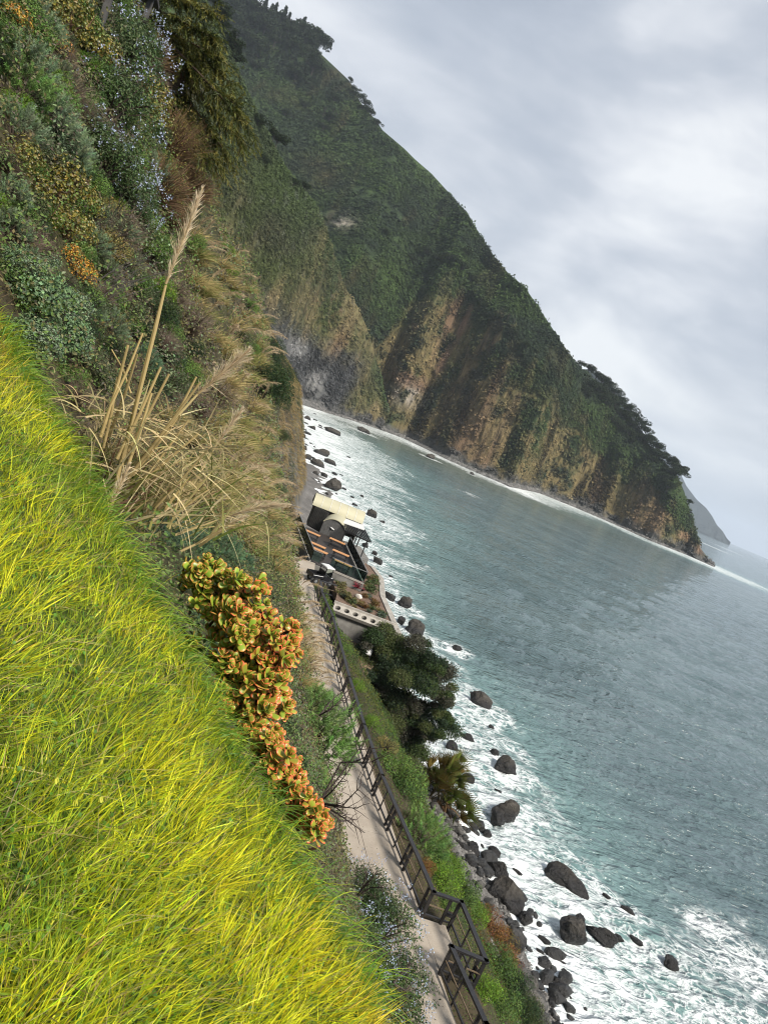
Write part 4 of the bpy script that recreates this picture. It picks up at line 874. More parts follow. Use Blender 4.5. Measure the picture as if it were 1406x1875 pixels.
for a, b in ((-.85,-.65),(.75,-.75),(.85,.75),(-.75,.75)): q = MB(); q.beam((a,b,0), (a,b,1.6), .05, .05, up=(1,0,0)); q.build('pole', M_STEEL, cn)
p = atz(691,1160,ZY); st = empty('pale_statue', tuple(p), label='pale upright statue at the edge of the yard under the holed beam', cat='statue'); q = MB(); q.tube([(0,0,0),(0,0,.3),(.02,0,.8),(0,.03,1.2),(0,0,1.35),(0,0,1.5),(0,0,1.66)], [.3,.2,.24,.22,.1,.14,.05], 10); q.build('figure', simple_mat('pale_stone', (.5,.48,.42), .8), st)
p = atz(655.5,1095,ZG); st = link('white_rock', PROTO2[2].copy(), None, None, tuple(p+np.array([0,0,.15]))); st.scale = (.36,.3,.34); st.data.materials.clear(); st.data.materials.append(simple_mat('white_stone', (.6,.56,.5), .8, 0, .2)); tag(st, 'white rock standing on the red brown garden soil', 'rock')
# ------------------------------------------------------------------ utility truck
def truck():
    r_, f_ = atz(563,1064,ZP), atz(600,1071,ZP); d = f_-r_; L = np.linalg.norm(d[:2]); rz = math.atan2(d[1], d[0]); s = 1.12
    root = empty('utility_truck', tuple((r_+f_)/2+np.array([.0,.2,.012])), rz, .86, 'small black utility truck with a white cab roof parked on the path by the deck', 'truck')
    M_BODY = simple_mat('black_paint', (.012,.012,.014), .3, .1, .2); M_TYRE = simple_mat('tyre_rubber', (.02,.02,.02), .9)
    q = MB(); q.box((-.72,0,.62), (1.3,1.25,.10)); q.box((-.72,.60,.82), (1.3,.05,.34)); q.box((-.72,-.60,.82), (1.3,.05,.34)); q.box((-1.35,0,.82), (.05,1.15,.34)); q.box((-.06,0,.82), (.05,1.15,.34)); q.build('bed', M_BODY, root)
    q = MB(); q.box((-.72,-.632,.86), (1.2,.008,.05)); q.build('stripe', M_WHITE, root)
    q = MB(); q.box((.42,0,.62), (.86,1.22,.46)); q.box((1.05,0,.62), (.42,1.16,.36)); q.build('cab_body', M_BODY, root)
    q = MB(); V = [(.84,-.58,.8),(1.26,-.54,.72),(1.26,.54,.72),(.84,.58,.8),(.84,-.56,.86),(1.24,-.5,.78),(1.24,.5,.78),(.84,.56,.86)]; q.add(V, [[0,3,2,1],[4,5,6,7],[0,1,5,4],[1,2,6,5],[2,3,7,6],[3,0,4,7]]); q.build('bonnet', M_WHITE, root)
    q = MB(); q.box((.40,0,1.78), (1.02,1.24,.07)); q.box((.40,0,1.83), (.9,1.1,.05)); q.build('cab_roof', M_WHITE, root)
    for a, b, c in ((.0,.55,-.05),(.0,-.55,-.05),(.86,.55,.72),(.86,-.55,.72)): q = MB(); q.beam((a,b,.84), (c+.05,b*.97,1.76), .06, .06, up=(1,0,0)); q.build('cab_post', M_BODY, root)
    q = MB(); V = [(.87,-.5,.86),(.87,.5,.86),(.77,.48,1.72),(.77,-.48,1.72)]; q.add(V+[(a+.015,b,c) for a,b,c in V], [[0,1,2,3],[7,6,5,4],[0,4,5,1],[1,5,6,2],[2,6,7,3],[3,7,4,0]]); q.build('windscreen', M_GLASS, root)
    q = MB(); q.box((.2,.28,.9), (.45,.42,.12)); q.box((.2,-.28,.9), (.45,.42,.12)); q.box((0.02,0,1.12), (.1,1.0,.45)); q.build('seat', M_DARKM, root)
    for x in (-.8, .92):
        for y in (-.56, .56):
            wq = MB(); wq.tube([(x,y-.09,.29),(x,y-.07,.29),(x,y+.07,.29),(x,y+.09,.29)], [.25,.29,.29,.25], 18); wo = wq.build('wheel', M_TYRE, root); rq = MB(); rq.tube([(x,y-.1,.29),(x,y+.1,.29)], .15, 12); rq.build('rim', M_STEEL, wo)
    for y in (-.42, .42): q = MB(); q.box((1.27,y,.66), (.03,.16,.12)); q.build('headlight', M_WHITE, root)
truck()
# ------------------------------------------------------------------ plant kit (unit size about one metre radius; copies share the mesh)
def dirs_dome(n, low=-.25):
    d = rng.normal(size=(n*5+20, 3)); d /= np.linalg.norm(d, axis=1)[:, None]; d = d[d[:,2] > low][:n]; return d
def lumps(n, R=.62, r0=.28, r1=.46, flat=.85):
    d = dirs_dome(n, -.1); c = d*R*(.55+.5*rng.random((len(d), 1)))*np.array([1,1,flat]); return c, r0+(r1-r0)*rng.random(len(d))
PB = 1.0
def vary(base, n, hue=.18, val=.3):
    base = np.asarray(base, float); k = base*(1+val*rng.normal(size=(n, 1)))*(1+hue*rng.normal(size=(n, 3))*.5); return np.clip(k*PB, .006, .9)
def stems_mesh(n=14, R=.8, r=.018, col=(.06,.045,.035)):
    mb = MB()
    for d in dirs_dome(n, .1): 
        p1 = d*R*.5+rng.normal(size=3)*.06; mb.tube([np.array([0,0,-.35]), p1*.5, p1, d*R*.92], [r*1.6, r*1.2, r*.8, r*.3], 5, col, False)
    return mb.mesh('stems')
def foliage_leafy(n=4200, L=.07, W=.035, cols=((.05,.085,.02),), nl=16, rough=.5, flat=.85, tipcol=None):
    c, r = lumps(nl, flat=flat); mb = MB(); k = rng.integers(0, len(c), n); d = dirs_dome(n*1, -.5); d = d[rng.integers(0, len(d), n)]
    depth = (.62+.38*rng.random(n)**.6); P = c[k]+d*(r[k]*depth)[:, None]; N_ = d+rng.normal(size=(n, 3))*rough+np.array([0,0,.25])
    lc = np.array(cols)[rng.integers(0, len(cols), len(c))]; K = vary(lc[k], n)
    if tipcol is not None: w_ = np.clip((depth-.85)*5*rng.random(n), 0, 1)[:, None]; K = lerp(K, np.array(tipcol), w_)
    mb.leaves(P, N_, L*(.6+.7*rng.random(n)), W*(.7+.5*rng.random(n)), K); return mb.mesh('foliage')
def foliage_feather(n=130, m=46, L=.30, col=(.07,.115,.045), up=.55, wd=.011):
    d = dirs_dome(n, -.15); P = d*(.55+.32*rng.random((n, 1)))*np.array([1,1,.9]); mb = MB(); ax = d+np.array([0,0,up])+rng.normal(size=(n, 3))*.2; ax /= np.linalg.norm(ax, axis=1)[:, None]
    i = np.repeat(np.arange(n), m); t = np.tile(np.linspace(0, 1, m), n); base = P[i]+ax[i]*(t*L)[:, None]
    D = ax[i]*.7+rng.normal(size=(n*m, 3))*.55; K = vary(np.array(col), n, .15, .28)[i]*(.75+.5*t)[:, None]
    mb.blades(base, D, L*.42*(1.1-.6*t), wd, .05, 2, K, .3); return mb.mesh('foliage')
def foliage_rosettes(n=340, cols=((.14,.12,.02),), tip=(.42,.2,.04), L=.075, k_=9, tipamt=.5):
    c, r = lumps(15); k = rng.integers(0, len(c), n); d = dirs_dome(n, -.3); d = d[rng.integers(0, len(d), n)]; P = c[k]+d*(r[k]*(.8+.2*rng.random(n)))[:, None]; mb = MB()
    i = np.repeat(np.arange(n), k_); X = np.cross(d, rng.normal(size=(n, 3))); X /= np.linalg.norm(X, axis=1)[:, None]; Yv = np.cross(d, X); a = np.tile(np.arange(k_)*2*math.pi/k_*1.0+0, n)+np.repeat(rng.random(n)*6, k_)
    out_ = X[i]*np.cos(a)[:, None]+Yv[i]*np.sin(a)[:, None]; tilt = (.35+.7*rng.random(n*k_))[:, None]; A = out_*tilt+d[i]*(1-.5*tilt); N_ = d[i]-out_*.6
    K = vary(np.array(cols)[rng.integers(0, len(cols), n)], n, .15, .25); K = lerp(K, np.array(tip), (np.clip(rng.random(n)*1.4-1+tipamt, 0, 1))[:, None])[i]
    mb.leaves(P[i], N_, L*(.7+.5*rng.random(n*k_)), L*.55, K, .12, A); return mb.mesh('foliage')
def foliage_twigs(n=900, L=.8, W=.012, col=(.10,.075,.055), spread=1.0, seg=3, up=.5, tuft=0):
    d = dirs_dome(n, -.1); D = d*spread+np.array([0,0,up])+rng.normal(size=(n, 3))*.15; P = d*.15*rng.random((n, 1))+np.array([0,0,-.25]); mb = MB()
    mb.blades(P, D, L*(.6+.6*rng.random(n)), W, .12*rng.normal(size=n)+.12, seg, vary(col, n, .12, .35), .25)
    D2 = d+rng.normal(size=(n, 3))*.6; P2 = d*(.35+.4*rng.random((n, 1))); mb.blades(P2, D2, .22*rng.random(n)+.08, W*.6, .05, 2, vary(col, n, .12, .35), .3)
    return mb.mesh('foliage')
def foliage_tussock(n=420, L=1.25, W=.016, cols=((.34,.26,.12),(.20,.17,.07),(.12,.13,.04)), droop=.62, seg=6, lean=(0,0,0)):
    d = dirs_dome(n, .05); D = d*np.array([1,1,.75])+np.array([0,0,.75])+np.array(lean); P = d*np.array([.22,.22,.02]); mb = MB(); pr = np.array([.5,.32,.18][:len(cols)]); kk = rng.choice(len(cols), n, p=pr/pr.sum())
    mb.blades(P, D, L*(.45+.65*rng.random(n)), W*(.6+.7*rng.random(n)), droop*(.45+.8*rng.random(n)), seg, vary(np.array(cols)[kk], n, .1, .22), .06); return mb.mesh('foliage')
def plume_mesh(L=.75, n=260, bend=.35, col=(.52,.40,.25), stalk=1.0, seed=0):
    """flower plume on its stalk: bends over towards +x"""
    mb = MB(); t = np.linspace(0, 1, 14); P = np.stack([bend*L*t**2.2, .05*np.sin(t*3+seed)*L, L*t*(1-.30*bend*t**2)], 1)+np.array([0,0,stalk]); mb.tube(np.concatenate([[[0,0,0]], [[.02,0,stalk*.5]], P]), np.concatenate([[.010,.009], np.linspace(.008, .002, 14)]), 5, (.38,.29,.15), False)
    u = rng.random(n)**.85; i = np.clip((u*13).astype(int), 0, 12); f = (u*13-i)[:, None]; B = P[i]*(1-f)+P[i+1]*f; T = P[np.minimum(i+1, 13)]-P[i]; T /= np.linalg.norm(T, axis=1)[:, None]
    D = T*1.0+rng.normal(size=(n, 3))*.36+np.array([.18,0,0]); ln = L*.30*np.sin(np.pi*np.clip(u*.86+.12, 0, 1))**.7*(.6+.6*rng.random(n))
    mb.blades(B, D, ln, .009, .32, 4, vary(col, n, .08, .18), .15, col_tip=(.72,.60,.44)); return mb.mesh('plume')
KIT = {}
def kit(name, make, n=3): 
    if name not in KIT: KIT[name] = [make(q) for q in range(n)]
    return KIT[name]
def shrub_proto(kind):
    """list of (part name, mesh, material)"""
    g = rng
    st = lambda **k: ('stems', stems_mesh(**k), M_TWIG)
    if kind == 'blue_shrub':
        f = foliage_leafy(4200, .06, .03, ((.035,.060,.022),(.05,.08,.026),(.07,.095,.04)), 16)
        mb = MB(); n = 70; d = dirs_dome(n, -.1); c = d*(.80+.2*rng.random((n, 1))); m = 9; i = np.repeat(np.arange(n), m); P = c[i]+rng.normal(size=(n*m, 3))*np.array([.025,.025,.04]); mb.leaves(P, rng.normal(size=(n*m, 3)), .03, .026, vary((.30,.34,.44), n*m, .08, .2), .1)
        return [('foliage', f, M_LEAF), ('blossom', mb.mesh('blossom'), M_LEAF), st()]
    if kind == 'olive_mound': return [('foliage', foliage_rosettes(760, ((.10,.095,.016),(.07,.085,.016),(.13,.11,.02)), (.28,.15,.03), .05, tipamt=.02), M_SUCC), st(n=10, col=(.09,.05,.03))]
    if kind == 'orange_mound': return [('foliage', foliage_rosettes(560, ((.34,.20,.02),(.40,.22,.03),(.28,.20,.03)), (.55,.20,.05), .05, tipamt=.45), M_SUCC), st(n=8)]
    if kind == 'feathery_shrub': return [('foliage', foliage_feather(150, 46, .32, (.11,.19,.05)), M_LEAF), st(n=16)]
    if kind == 'grey_feathery_shrub': return [('foliage', foliage_feather(150, 46, .30, (.13,.175,.10)), M_LEAF), st(n=16)]
    if kind == 'blue_feathery_shrub': return [('foliage', foliage_feather(140, 46, .34, (.07,.12,.065)), M_LEAF), st(n=16)]
    if kind == 'grey_leaf_shrub': return [('foliage', foliage_leafy(3000, .085, .06, ((.12,.18,.095),(.10,.155,.075),(.155,.20,.12)), 20, .6), M_LEAF), st(n=30, r=.012, col=(.025,.02,.02), R=1.05)]
    if kind == 'dry_brush': return [('foliage', foliage_twigs(900, .85, .011, (.105,.08,.06)), M_TWIG), st(n=12, col=(.07,.05,.04))]
    if kind == 'fan_brush':
        a = foliage_twigs(1300, 1.05, .012, (.10,.062,.035), .9, 4, .35); mb = MB(); n = 1300; d = dirs_dome(n, -.1); mb.leaves(d*(.55+.5*rng.random((n, 1))), d+rng.normal(size=(n, 3))*.5, .05, .02, vary((.10,.085,.02), n, .25, .4)); return [('foliage', a, M_TWIG), ('leaves', mb.mesh('leaves'), M_LEAF)]
    if kind == 'leafy_shrub': return [('foliage', foliage_leafy(4000, .065, .035, ((.07,.12,.025),(.09,.15,.03),(.05,.09,.025))), M_LEAF), st()]
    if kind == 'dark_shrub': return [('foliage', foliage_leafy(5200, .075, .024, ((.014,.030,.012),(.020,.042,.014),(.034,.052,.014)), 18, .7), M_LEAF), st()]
    if kind == 'yellow_leaf_shrub': return [('foliage', foliage_leafy(2600, .06, .03, ((.17,.15,.04),(.12,.12,.04),(.22,.17,.06)), 14, .7), M_LEAF), st(n=24, R=1.1, col=(.05,.045,.04))]
    if kind == 'fresh_shrub': return [('foliage', foliage_leafy(3600, .07, .028, ((.09,.17,.015),(.12,.20,.02),(.07,.13,.015)), 14, .7), M_LEAF), st()]
    if kind == 'red_shrub': return [('foliage', foliage_leafy(3400, .065, .026, ((.15,.055,.025),(.11,.09,.02),(.17,.085,.025)), 14, .7), M_LEAF), st()]
    if kind == 'scrub_oak': return [('foliage', foliage_leafy(3600, .07, .035, ((.06,.08,.035),(.08,.09,.05),(.05,.07,.025)), 15, .7), M_LEAF), st()]
    if kind == 'pampas': return [('foliage', foliage_tussock(430), M_DRY)]
    if kind == 'green_pampas': return [('foliage', foliage_tussock(420, 1.2, .016, ((.16,.17,.05),(.28,.23,.10),(.09,.12,.03))), M_DRY)]
CAT = {'blue_shrub':'shrub','pampas':'pampas grass','green_pampas':'pampas grass','olive_mound':'succulent','orange_mound':'succulent'}
NM = {'blue_shrub':'flowering_shrub','pampas':'pampas_grass','green_pampas':'pampas_grass','olive_mound':'succulent_mound','orange_mound':'succulent_mound','grey_feathery_shrub':'feathery_shrub','blue_feathery_shrub':'feathery_shrub'}
def plant(kind, loc, R, label, group, rz=None, squash=1.0, plumes=0, pl_scale=1.0, pl_dir=.6):
    global PB
    PB = 1.45 if 'pampas' in kind else 1.35
    v = kit(kind, lambda q: shrub_proto(kind), 3); PB = 1.0; parts = v[rng.integers(0, len(v))]; nm = NM.get(kind, kind)
    root = empty(nm, tuple(float(k) for k in loc), float(rng.random()*6.28 if rz is None else rz), 1.0, label, CAT.get(kind, 'shrub'), group); root.scale = (R, R, R*squash)
    for pn, me, mt in parts: link(pn, me, mt, root)
    if plumes:
        pm = kit('plume', lambda q: plume_mesh(.75+.1*q, 240, .35+.22*q, seed=q), 4)
        for k in range(plumes):
            o = link('plume', pm[rng.integers(0, 4)], M_DRY, root); a = pl_dir+rng.normal()*.5-root.rotation_euler.z
            o.rotation_euler = (rng.normal()*.22, rng.normal()*.18+.18, a); o.location = (rng.normal()*.15, rng.normal()*.15, .0); o.scale = (pl_scale,)*3
    return root
LAB = {'blue_shrub':'dark shrub with pale blue flowers','olive_mound':'olive yellow succulent mound','orange_mound':'orange succulent patch','feathery_shrub':'bright green feathery shrub','grey_feathery_shrub':'grey green feathery shrub','blue_feathery_shrub':'blue green feathery shrub',
 'grey_leaf_shrub':'grey green soft leaved shrub','dry_brush':'dry brown twiggy brush','fan_brush':'brown fan of dry twigs','leafy_shrub':'mid green leafy shrub','dark_shrub':'very dark green dense shrub','yellow_leaf_shrub':'thin shrub with yellowish leaves','fresh_shrub':'fresh yellow green shrub','red_shrub':'reddish brown low shrub','scrub_oak':'dull green scrub bush','pampas':'straw coloured pampas grass tussock','green_pampas':'half green pampas grass tussock'}
GRP = {k: 'growths of '+v for k, v in LAB.items()}
def at_px(kind, px, py, rpx, where, squash=1.0, sink=.25, group=None, **kw):
    p = hit(px, py)
    if p is None: return None
    dist = np.linalg.norm(p-CAM); R = (1.25 if px < 480 else 1.5 if px > 640 and py < 1900 and kind != 'blue_shrub' else 1.3 if kind == 'blue_shrub' else 1.6 if py > 1250 and kind == 'feathery_shrub' else 1.0)*rpx*dist/F
    p = p+np.array([.28,-.12,.05-sink*.6])*R*(.3 if px > 480 else 1); return plant(kind, p, R, LAB[kind]+' '+where, group or GRP[kind], None, squash, **kw)
PB = 1.0
# ------------------------------------------------------------------ the planted slope, upper left
UP = 'on the upper slope'
for k, px, py, r, wh in [
 ('blue_shrub',205,105,72,'on the upper slope below the small dark deck'),('blue_shrub',180,190,72,'left of the brown fans'),('blue_shrub',226,60,46,'on the upper slope right against the small dark deck'),('blue_shrub',175,300,66,'between the olive mounds and the brown fans'),('blue_shrub',215,355,60,'just left of the lowest brown fan'),('blue_shrub',150,250,50,'beside the dry brush'),('blue_shrub',238,395,34,'at the foot of the brown fans'),
 ('olive_mound',108,42,55,'near the top of the slope'),('olive_mound',155,85,46,'near the top of the slope beside the dark deck'),('olive_mound',60,18,44,'at the very top of the slope'),('olive_mound',252,165,42,'between the blue flowered shrubs and the drooping cypress'),('olive_mound',265,215,36,'just above the brown fan shrubs'),('olive_mound',95,335,60,'in the big patch above the orange succulents'),('olive_mound',62,395,54,'in the big patch beside the grey leaved shrub'),('olive_mound',112,415,48,'in the big patch directly above the orange succulents'),('olive_mound',135,375,36,'in the big patch nearest the blue flowered shrubs'),('olive_mound',20,300,44,'at the left edge of the slope'),
 ('orange_mound',140,500,30,'beside the thin grey stems'),('orange_mound',122,468,26,'at the upper end of the orange patch'),('orange_mound',151,528,20,'at the lower tip of the orange patch'),('orange_mound',92,70,24,'inside the olive mounds at the top'),('orange_mound',10,40,26,'at the top left edge'),
 ('grey_feathery_shrub',30,120,44,'on the upper slope at the left edge'),('feathery_shrub',28,165,42,'on the upper slope by the grey feathery shrubs'),('grey_feathery_shrub',65,205,44,'on the slope above the big olive patch'),('grey_feathery_shrub',95,255,42,'on the slope right above the big olive patch'),('feathery_shrub',85,180,32,'beside the dry brush on the upper slope'),('grey_feathery_shrub',18,235,40,'at the left edge of the slope'),('grey_feathery_shrub',110,292,32,'touching the big olive patch'),('grey_feathery_shrub',10,360,30,'at the left edge below the olive mound'),
 ('grey_leaf_shrub',50,545,66,'above the yellow grass, middle of its group'),('grey_leaf_shrub',98,612,58,'above the yellow grass, lowest of its group'),('grey_leaf_shrub',38,620,52,'against the yellow grass edge'),('grey_leaf_shrub',108,555,40,'below the orange succulents'),('grey_leaf_shrub',18,485,40,'uppermost of its group at the left edge'),('grey_leaf_shrub',72,480,26,'right beside the orange succulents'),
 ('dry_brush',100,150,46,'on the upper slope among green shrubs'),('dry_brush',132,212,44,'on the slope beside the blue flowered shrubs'),('dry_brush',96,208,36,'on the slope between feathery shrubs'),('dry_brush',25,430,44,'above the grey leaved shrubs'),('dry_brush',64,455,32,'left of the orange succulents'),('dry_brush',205,415,46,'below the blue flowered shrubs'),('dry_brush',335,585,48,'behind the tall pampas plume stalk'),('dry_brush',308,535,34,'beside the tall pampas plume stalk'),('dry_brush',385,715,40,'among the straw pampas'),('dry_brush',430,765,28,'among the straw pampas lower down'),('dry_brush',352,805,28,'right of the canes'),('dry_brush',130,720,40,'just above the yellow grass by the canes'),
 ('yellow_leaf_shrub',178,450,40,'beside the orange succulents'),('yellow_leaf_shrub',195,390,34,'below the blue flowered shrubs'),('yellow_leaf_shrub',215,480,36,'right of the orange succulents'),
 ('leafy_shrub',45,62,40,'at the top of the slope'),('leafy_shrub',152,332,40,'beside the big olive patch'),('leafy_shrub',268,462,40,'below the brown fan shrubs'),('leafy_shrub',300,605,32,'in the hollow behind the plume stalk'),('leafy_shrub',240,515,30,'above the canes'),('leafy_shrub',292,490,26,'right of the thin grey stems'),('leafy_shrub',335,440,28,'at the foot of the drooping cypress'),('leafy_shrub',160,140,38,'among blue flowered shrubs'),('leafy_shrub',20,10,40,'in the top left corner'),
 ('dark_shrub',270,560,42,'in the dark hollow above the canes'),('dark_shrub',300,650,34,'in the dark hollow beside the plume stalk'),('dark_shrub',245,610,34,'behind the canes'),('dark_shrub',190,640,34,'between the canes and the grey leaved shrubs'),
 ('fan_brush',288,255,56,'under the drooping cypress'),('fan_brush',268,335,58,'nearest the blue flowered shrubs'),('fan_brush',325,335,48,'nearest the tall pampas plume'),('fan_brush',300,130,42,'above the others beside the cypress'),('fan_brush',262,95,34,'topmost by the dark deck'),('fan_brush',330,250,40,'directly under the cypress branches'),('fan_brush',300,395,36,'lowest of the brown fan shrubs'),
 ('blue_feathery_shrub',275,965,46,'behind the yellow grass below the canes'),('blue_feathery_shrub',322,985,40,'behind the yellow grass above the jade plant'),('blue_feathery_shrub',388,1008,38,'just above the jade plant'),('blue_feathery_shrub',236,945,28,'at the foot of the canes'),('blue_feathery_shrub',432,1030,26,'right of the jade plant top'),('blue_feathery_shrub',250,660,30,'among the canes'),
 ('dark_shrub',150,600,30,'beside the grey leaved shrubs')]:
    at_px(k, px, py, r, wh)
for k, px, py, r in (('scrub_oak',170,700,44),('dry_brush',215,665,40),('scrub_oak',150,660,36),('dark_shrub',260,700,40),('scrub_oak',300,700,36),('leafy_shrub',330,680,36),('yellow_leaf_shrub',200,600,34),('dry_brush',350,740,40),('green_pampas',170,760,40),('pampas',300,760,40),('pampas',340,800,44),('leafy_shrub',120,690,34),('scrub_oak',225,560,34),('dry_brush',285,620,34),('dark_shrub',340,640,30),('green_pampas',360,690,34),('dry_brush',140,790,34)):
    at_px(k, px, py, r, 'in the brown tangle around the canes')
# scattered fill so no bare soil shows between the named shrubs
for i in range(150):
    px, py = rng.random()*330-20, rng.random()*620-20
    kd = ['leafy_shrub','scrub_oak','dry_brush','leafy_shrub','dark_shrub','grey_feathery_shrub','scrub_oak','fresh_shrub'][rng.integers(0, 8)]
    at_px(kd, px, py, 20+14*rng.random(), 'tucked between larger shrubs on the upper slope')
# ------------------------------------------------------------------ straw coloured pampas on the steep slope
def poly_in(px, py, poly):
    ins = False; n_ = len(poly)
    for i in range(n_):
        x1, y1 = poly[i]; x2, y2 = poly[(i+1) % n_]
        if (y1 > py) != (y2 > py) and px < (x2-x1)*(py-y1)/(y2-y1)+x1: ins = not ins
    return ins
PAM = [(330,430),(410,400),(450,470),(490,560),(520,650),(535,760),(520,900),(535,1010),(560,1090),(590,1200),(590,1290),(560,1300),(545,1180),(520,1090),(440,1010),(330,900),(380,760),(390,640),(350,560),(330,480)]
n = 0
while n < 150:
    px, py = 320+280*rng.random(), 400+900*rng.random()
    if not poly_in(px, py, PAM): continue
    p = hit(px, py, 4.0)
    if p is None: continue
    dist = np.linalg.norm(p-CAM); R = .62+.35*rng.random(); edge = px > 440+.12*(py-450)
    g = rng.random() < .3
    plant('green_pampas' if g else 'pampas', p-np.array([0,0,.1]), R*(1 if dist > 12 else .8), (LAB['green_pampas'] if g else LAB['pampas'])+' on the steep slope above the path', 'pampas grass tussocks on the steep slope', None, .85, plumes=(int(rng.integers(1, 4)) if rng.random() < (.75 if edge else .4) else 0), pl_scale=.85, pl_dir=-.3); n += 1
for px, py, k, r in ((418,500,'fresh_shrub',16),(408,455,'fresh_shrub',16),(425,540,'fresh_shrub',14),(452,560,'leafy_shrub',16),(455,640,'leafy_shrub',18),(470,640,'scrub_oak',18),(490,590,'scrub_oak',16),(440,620,'scrub_oak',20),(482,650,'dark_shrub',46),(470,705,'dark_shrub',52),(492,735,'dark_shrub',44),(505,685,'dark_shrub',40),(512,800,'dark_shrub',22),(505,905,'scrub_oak',26),(515,930,'red_shrub',16),(465,880,'grey_feathery_shrub',18),(455,800,'fresh_shrub',14),(500,870,'scrub_oak',22),(425,905,'scrub_oak',22),(540,1040,'scrub_oak',14),(525,1110,'scrub_oak',20),(535,1060,'green_pampas',20)):
    at_px(k, px, py, r, 'among the straw pampas of the steep slope', sink=.1)
# plumes hanging over the path
for px, py in ((540,1130),(548,1165),(552,1195),(555,1225),(560,1255),(545,1250),(535,1200),(535,1165)):
    p = hit(px, py)
    plant('pampas', p, .75, 'straw pampas tussock with nodding plumes overhanging the landward edge of the path', 'pampas overhanging the path', None, .8, plumes=4, pl_scale=.95, pl_dir=-.2)
# ------------------------------------------------------------------ slope close under the viewpoint
for k, px, py, r, wh in [('feathery_shrub',575,1335,50,'right of the jade plant above the path'),('feathery_shrub',560,1300,36,'right behind the jade plant'),('feathery_shrub',585,1375,38,'lower of the pair beside the jade plant'),('feathery_shrub',562,1435,26,'below the bright pair by the dead branches'),
 ('dry_brush',575,1430,30,'by the dead branches above the path'),('dry_brush',560,1490,36,'behind the lowest jade rosettes'),('dry_brush',592,1545,26,'between the jade plant and the path'),('scrub_oak',598,1585,26,'between the grass and the path'),
 ('blue_shrub',650,1640,58,'by the path, uppermost of three'),('blue_shrub',682,1715,74,'by the path, largest of three'),('blue_shrub',690,1800,70,'by the path below the largest'),('blue_shrub',640,1735,60,'tucked against the yellow grass'),('blue_shrub',705,1862,58,'at the lowest end beside the path'),('scrub_oak',625,1655,40,'against the yellow grass edge'),('dry_brush',668,1612,18,'at the path side of the blue flowered shrubs'),
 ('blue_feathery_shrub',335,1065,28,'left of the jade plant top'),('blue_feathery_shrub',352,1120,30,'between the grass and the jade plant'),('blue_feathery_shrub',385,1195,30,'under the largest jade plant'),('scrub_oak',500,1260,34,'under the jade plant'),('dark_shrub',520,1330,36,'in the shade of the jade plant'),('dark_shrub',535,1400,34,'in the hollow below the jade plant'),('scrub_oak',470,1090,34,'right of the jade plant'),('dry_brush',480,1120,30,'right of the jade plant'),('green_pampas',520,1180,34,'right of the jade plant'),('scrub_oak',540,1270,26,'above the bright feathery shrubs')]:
    at_px(k, px, py, r, wh)
# ------------------------------------------------------------------ foreground grass bank
def bank_xy(n, qmax=.35):
    r = 1.0+7.5*rng.random(n*4)**1.25; a = np.radians(-52+100*rng.random(n*4)); x, y = r*np.sin(a), r*np.cos(a); q = (x-A_[0])*q_[0]+(y-A_[1])*q_[1]
    ok = (q < qmax); return x[ok][:n], y[ok][:n], q[ok][:n]
N = 110000; x, y, q = bank_xy(N, -.02); N = len(x); z = ground(x, y)
patch = fbm(x*1.1, y*1.1, 0, 3, 101); p2 = fbm(x*.45+9, y*.45, 0, 3, 102); fine = fbm(x*4, y*4, 0, 2, 103)
Lb = (.075+.135*rng.random(N)**1.5)*(1+.35*patch)*np.where(rng.random(N) < .05, 1.5, 1); r_ = np.hypot(x, y)
gx_, gy_ = np.floor(x/.21), np.floor(y/.21); hx_ = (gx_+.2+.6*_hash(gx_.astype(np.int64), gy_.astype(np.int64), 3, 7))*.21; hy_ = (gy_+.2+.6*_hash(gx_.astype(np.int64), gy_.astype(np.int64), 5, 9))*.21; hL = _hash(gx_.astype(np.int64), gy_.astype(np.int64), 8, 4)
Lb = Lb*(.75+.55*hL); patch = patch+.55*(hL-.5)
D = np.stack([.34+.35*p2+(x-hx_)*4.5-.06, .05+.3*fine+(y-hy_)*5.5, 1+0*x], 1)+rng.normal(size=(N, 3))*np.array([.33,.33,.25])
yl = np.array([.80,.76,.03]); gr = np.array([.31,.43,.03]); dg = np.array([.06,.14,.02]); orr = np.array([.62,.40,.06]); dry = np.array([.40,.28,.12])
w1 = np.clip(.58+.9*patch+.25*rng.normal(size=N), 0, 1)[:, None]; K = lerp(gr, yl, w1)
dk = sstep(4.2, 5.6, r_+.9*p2)*sstep(-.9, .15, x+2.2) ; dk = np.clip(dk*.9, 0, 1)*(x > -2.3)*(q > -1.1)
K = lerp(K, lerp(dg, gr, rng.random(N)[:, None]), np.clip(dk+.12*(rng.random(N) < .3), 0, 1)[:, None])
lowr = sstep(.1, .8, x)*sstep(-.7, .2, q); K = lerp(K, orr, (np.clip(lowr*(.3+.6*rng.random(N)), 0, 1))[:, None]); lft = sstep(-2.6, -3.6, x); K = lerp(K, orr*.95, np.clip(lft*rng.random(N)*1.0, 0, 1)[:, None])
K = lerp(K, dry, (rng.random(N) < .06)[:, None]*.9); K = vary(lerp(K, dg*1.3, ((rng.random(N) < .16+.25*np.clip(-p2, 0, 1)))[:, None]*.8), N, .16, .28)
mb = MB(); mb.blades(np.stack([x, y, z-.02], 1), D, Lb, .0051*(.5+.9*rng.random(N)), .02+.45*rng.random(N)**1.5, 4, K, .06, twist=0, col_tip=None)
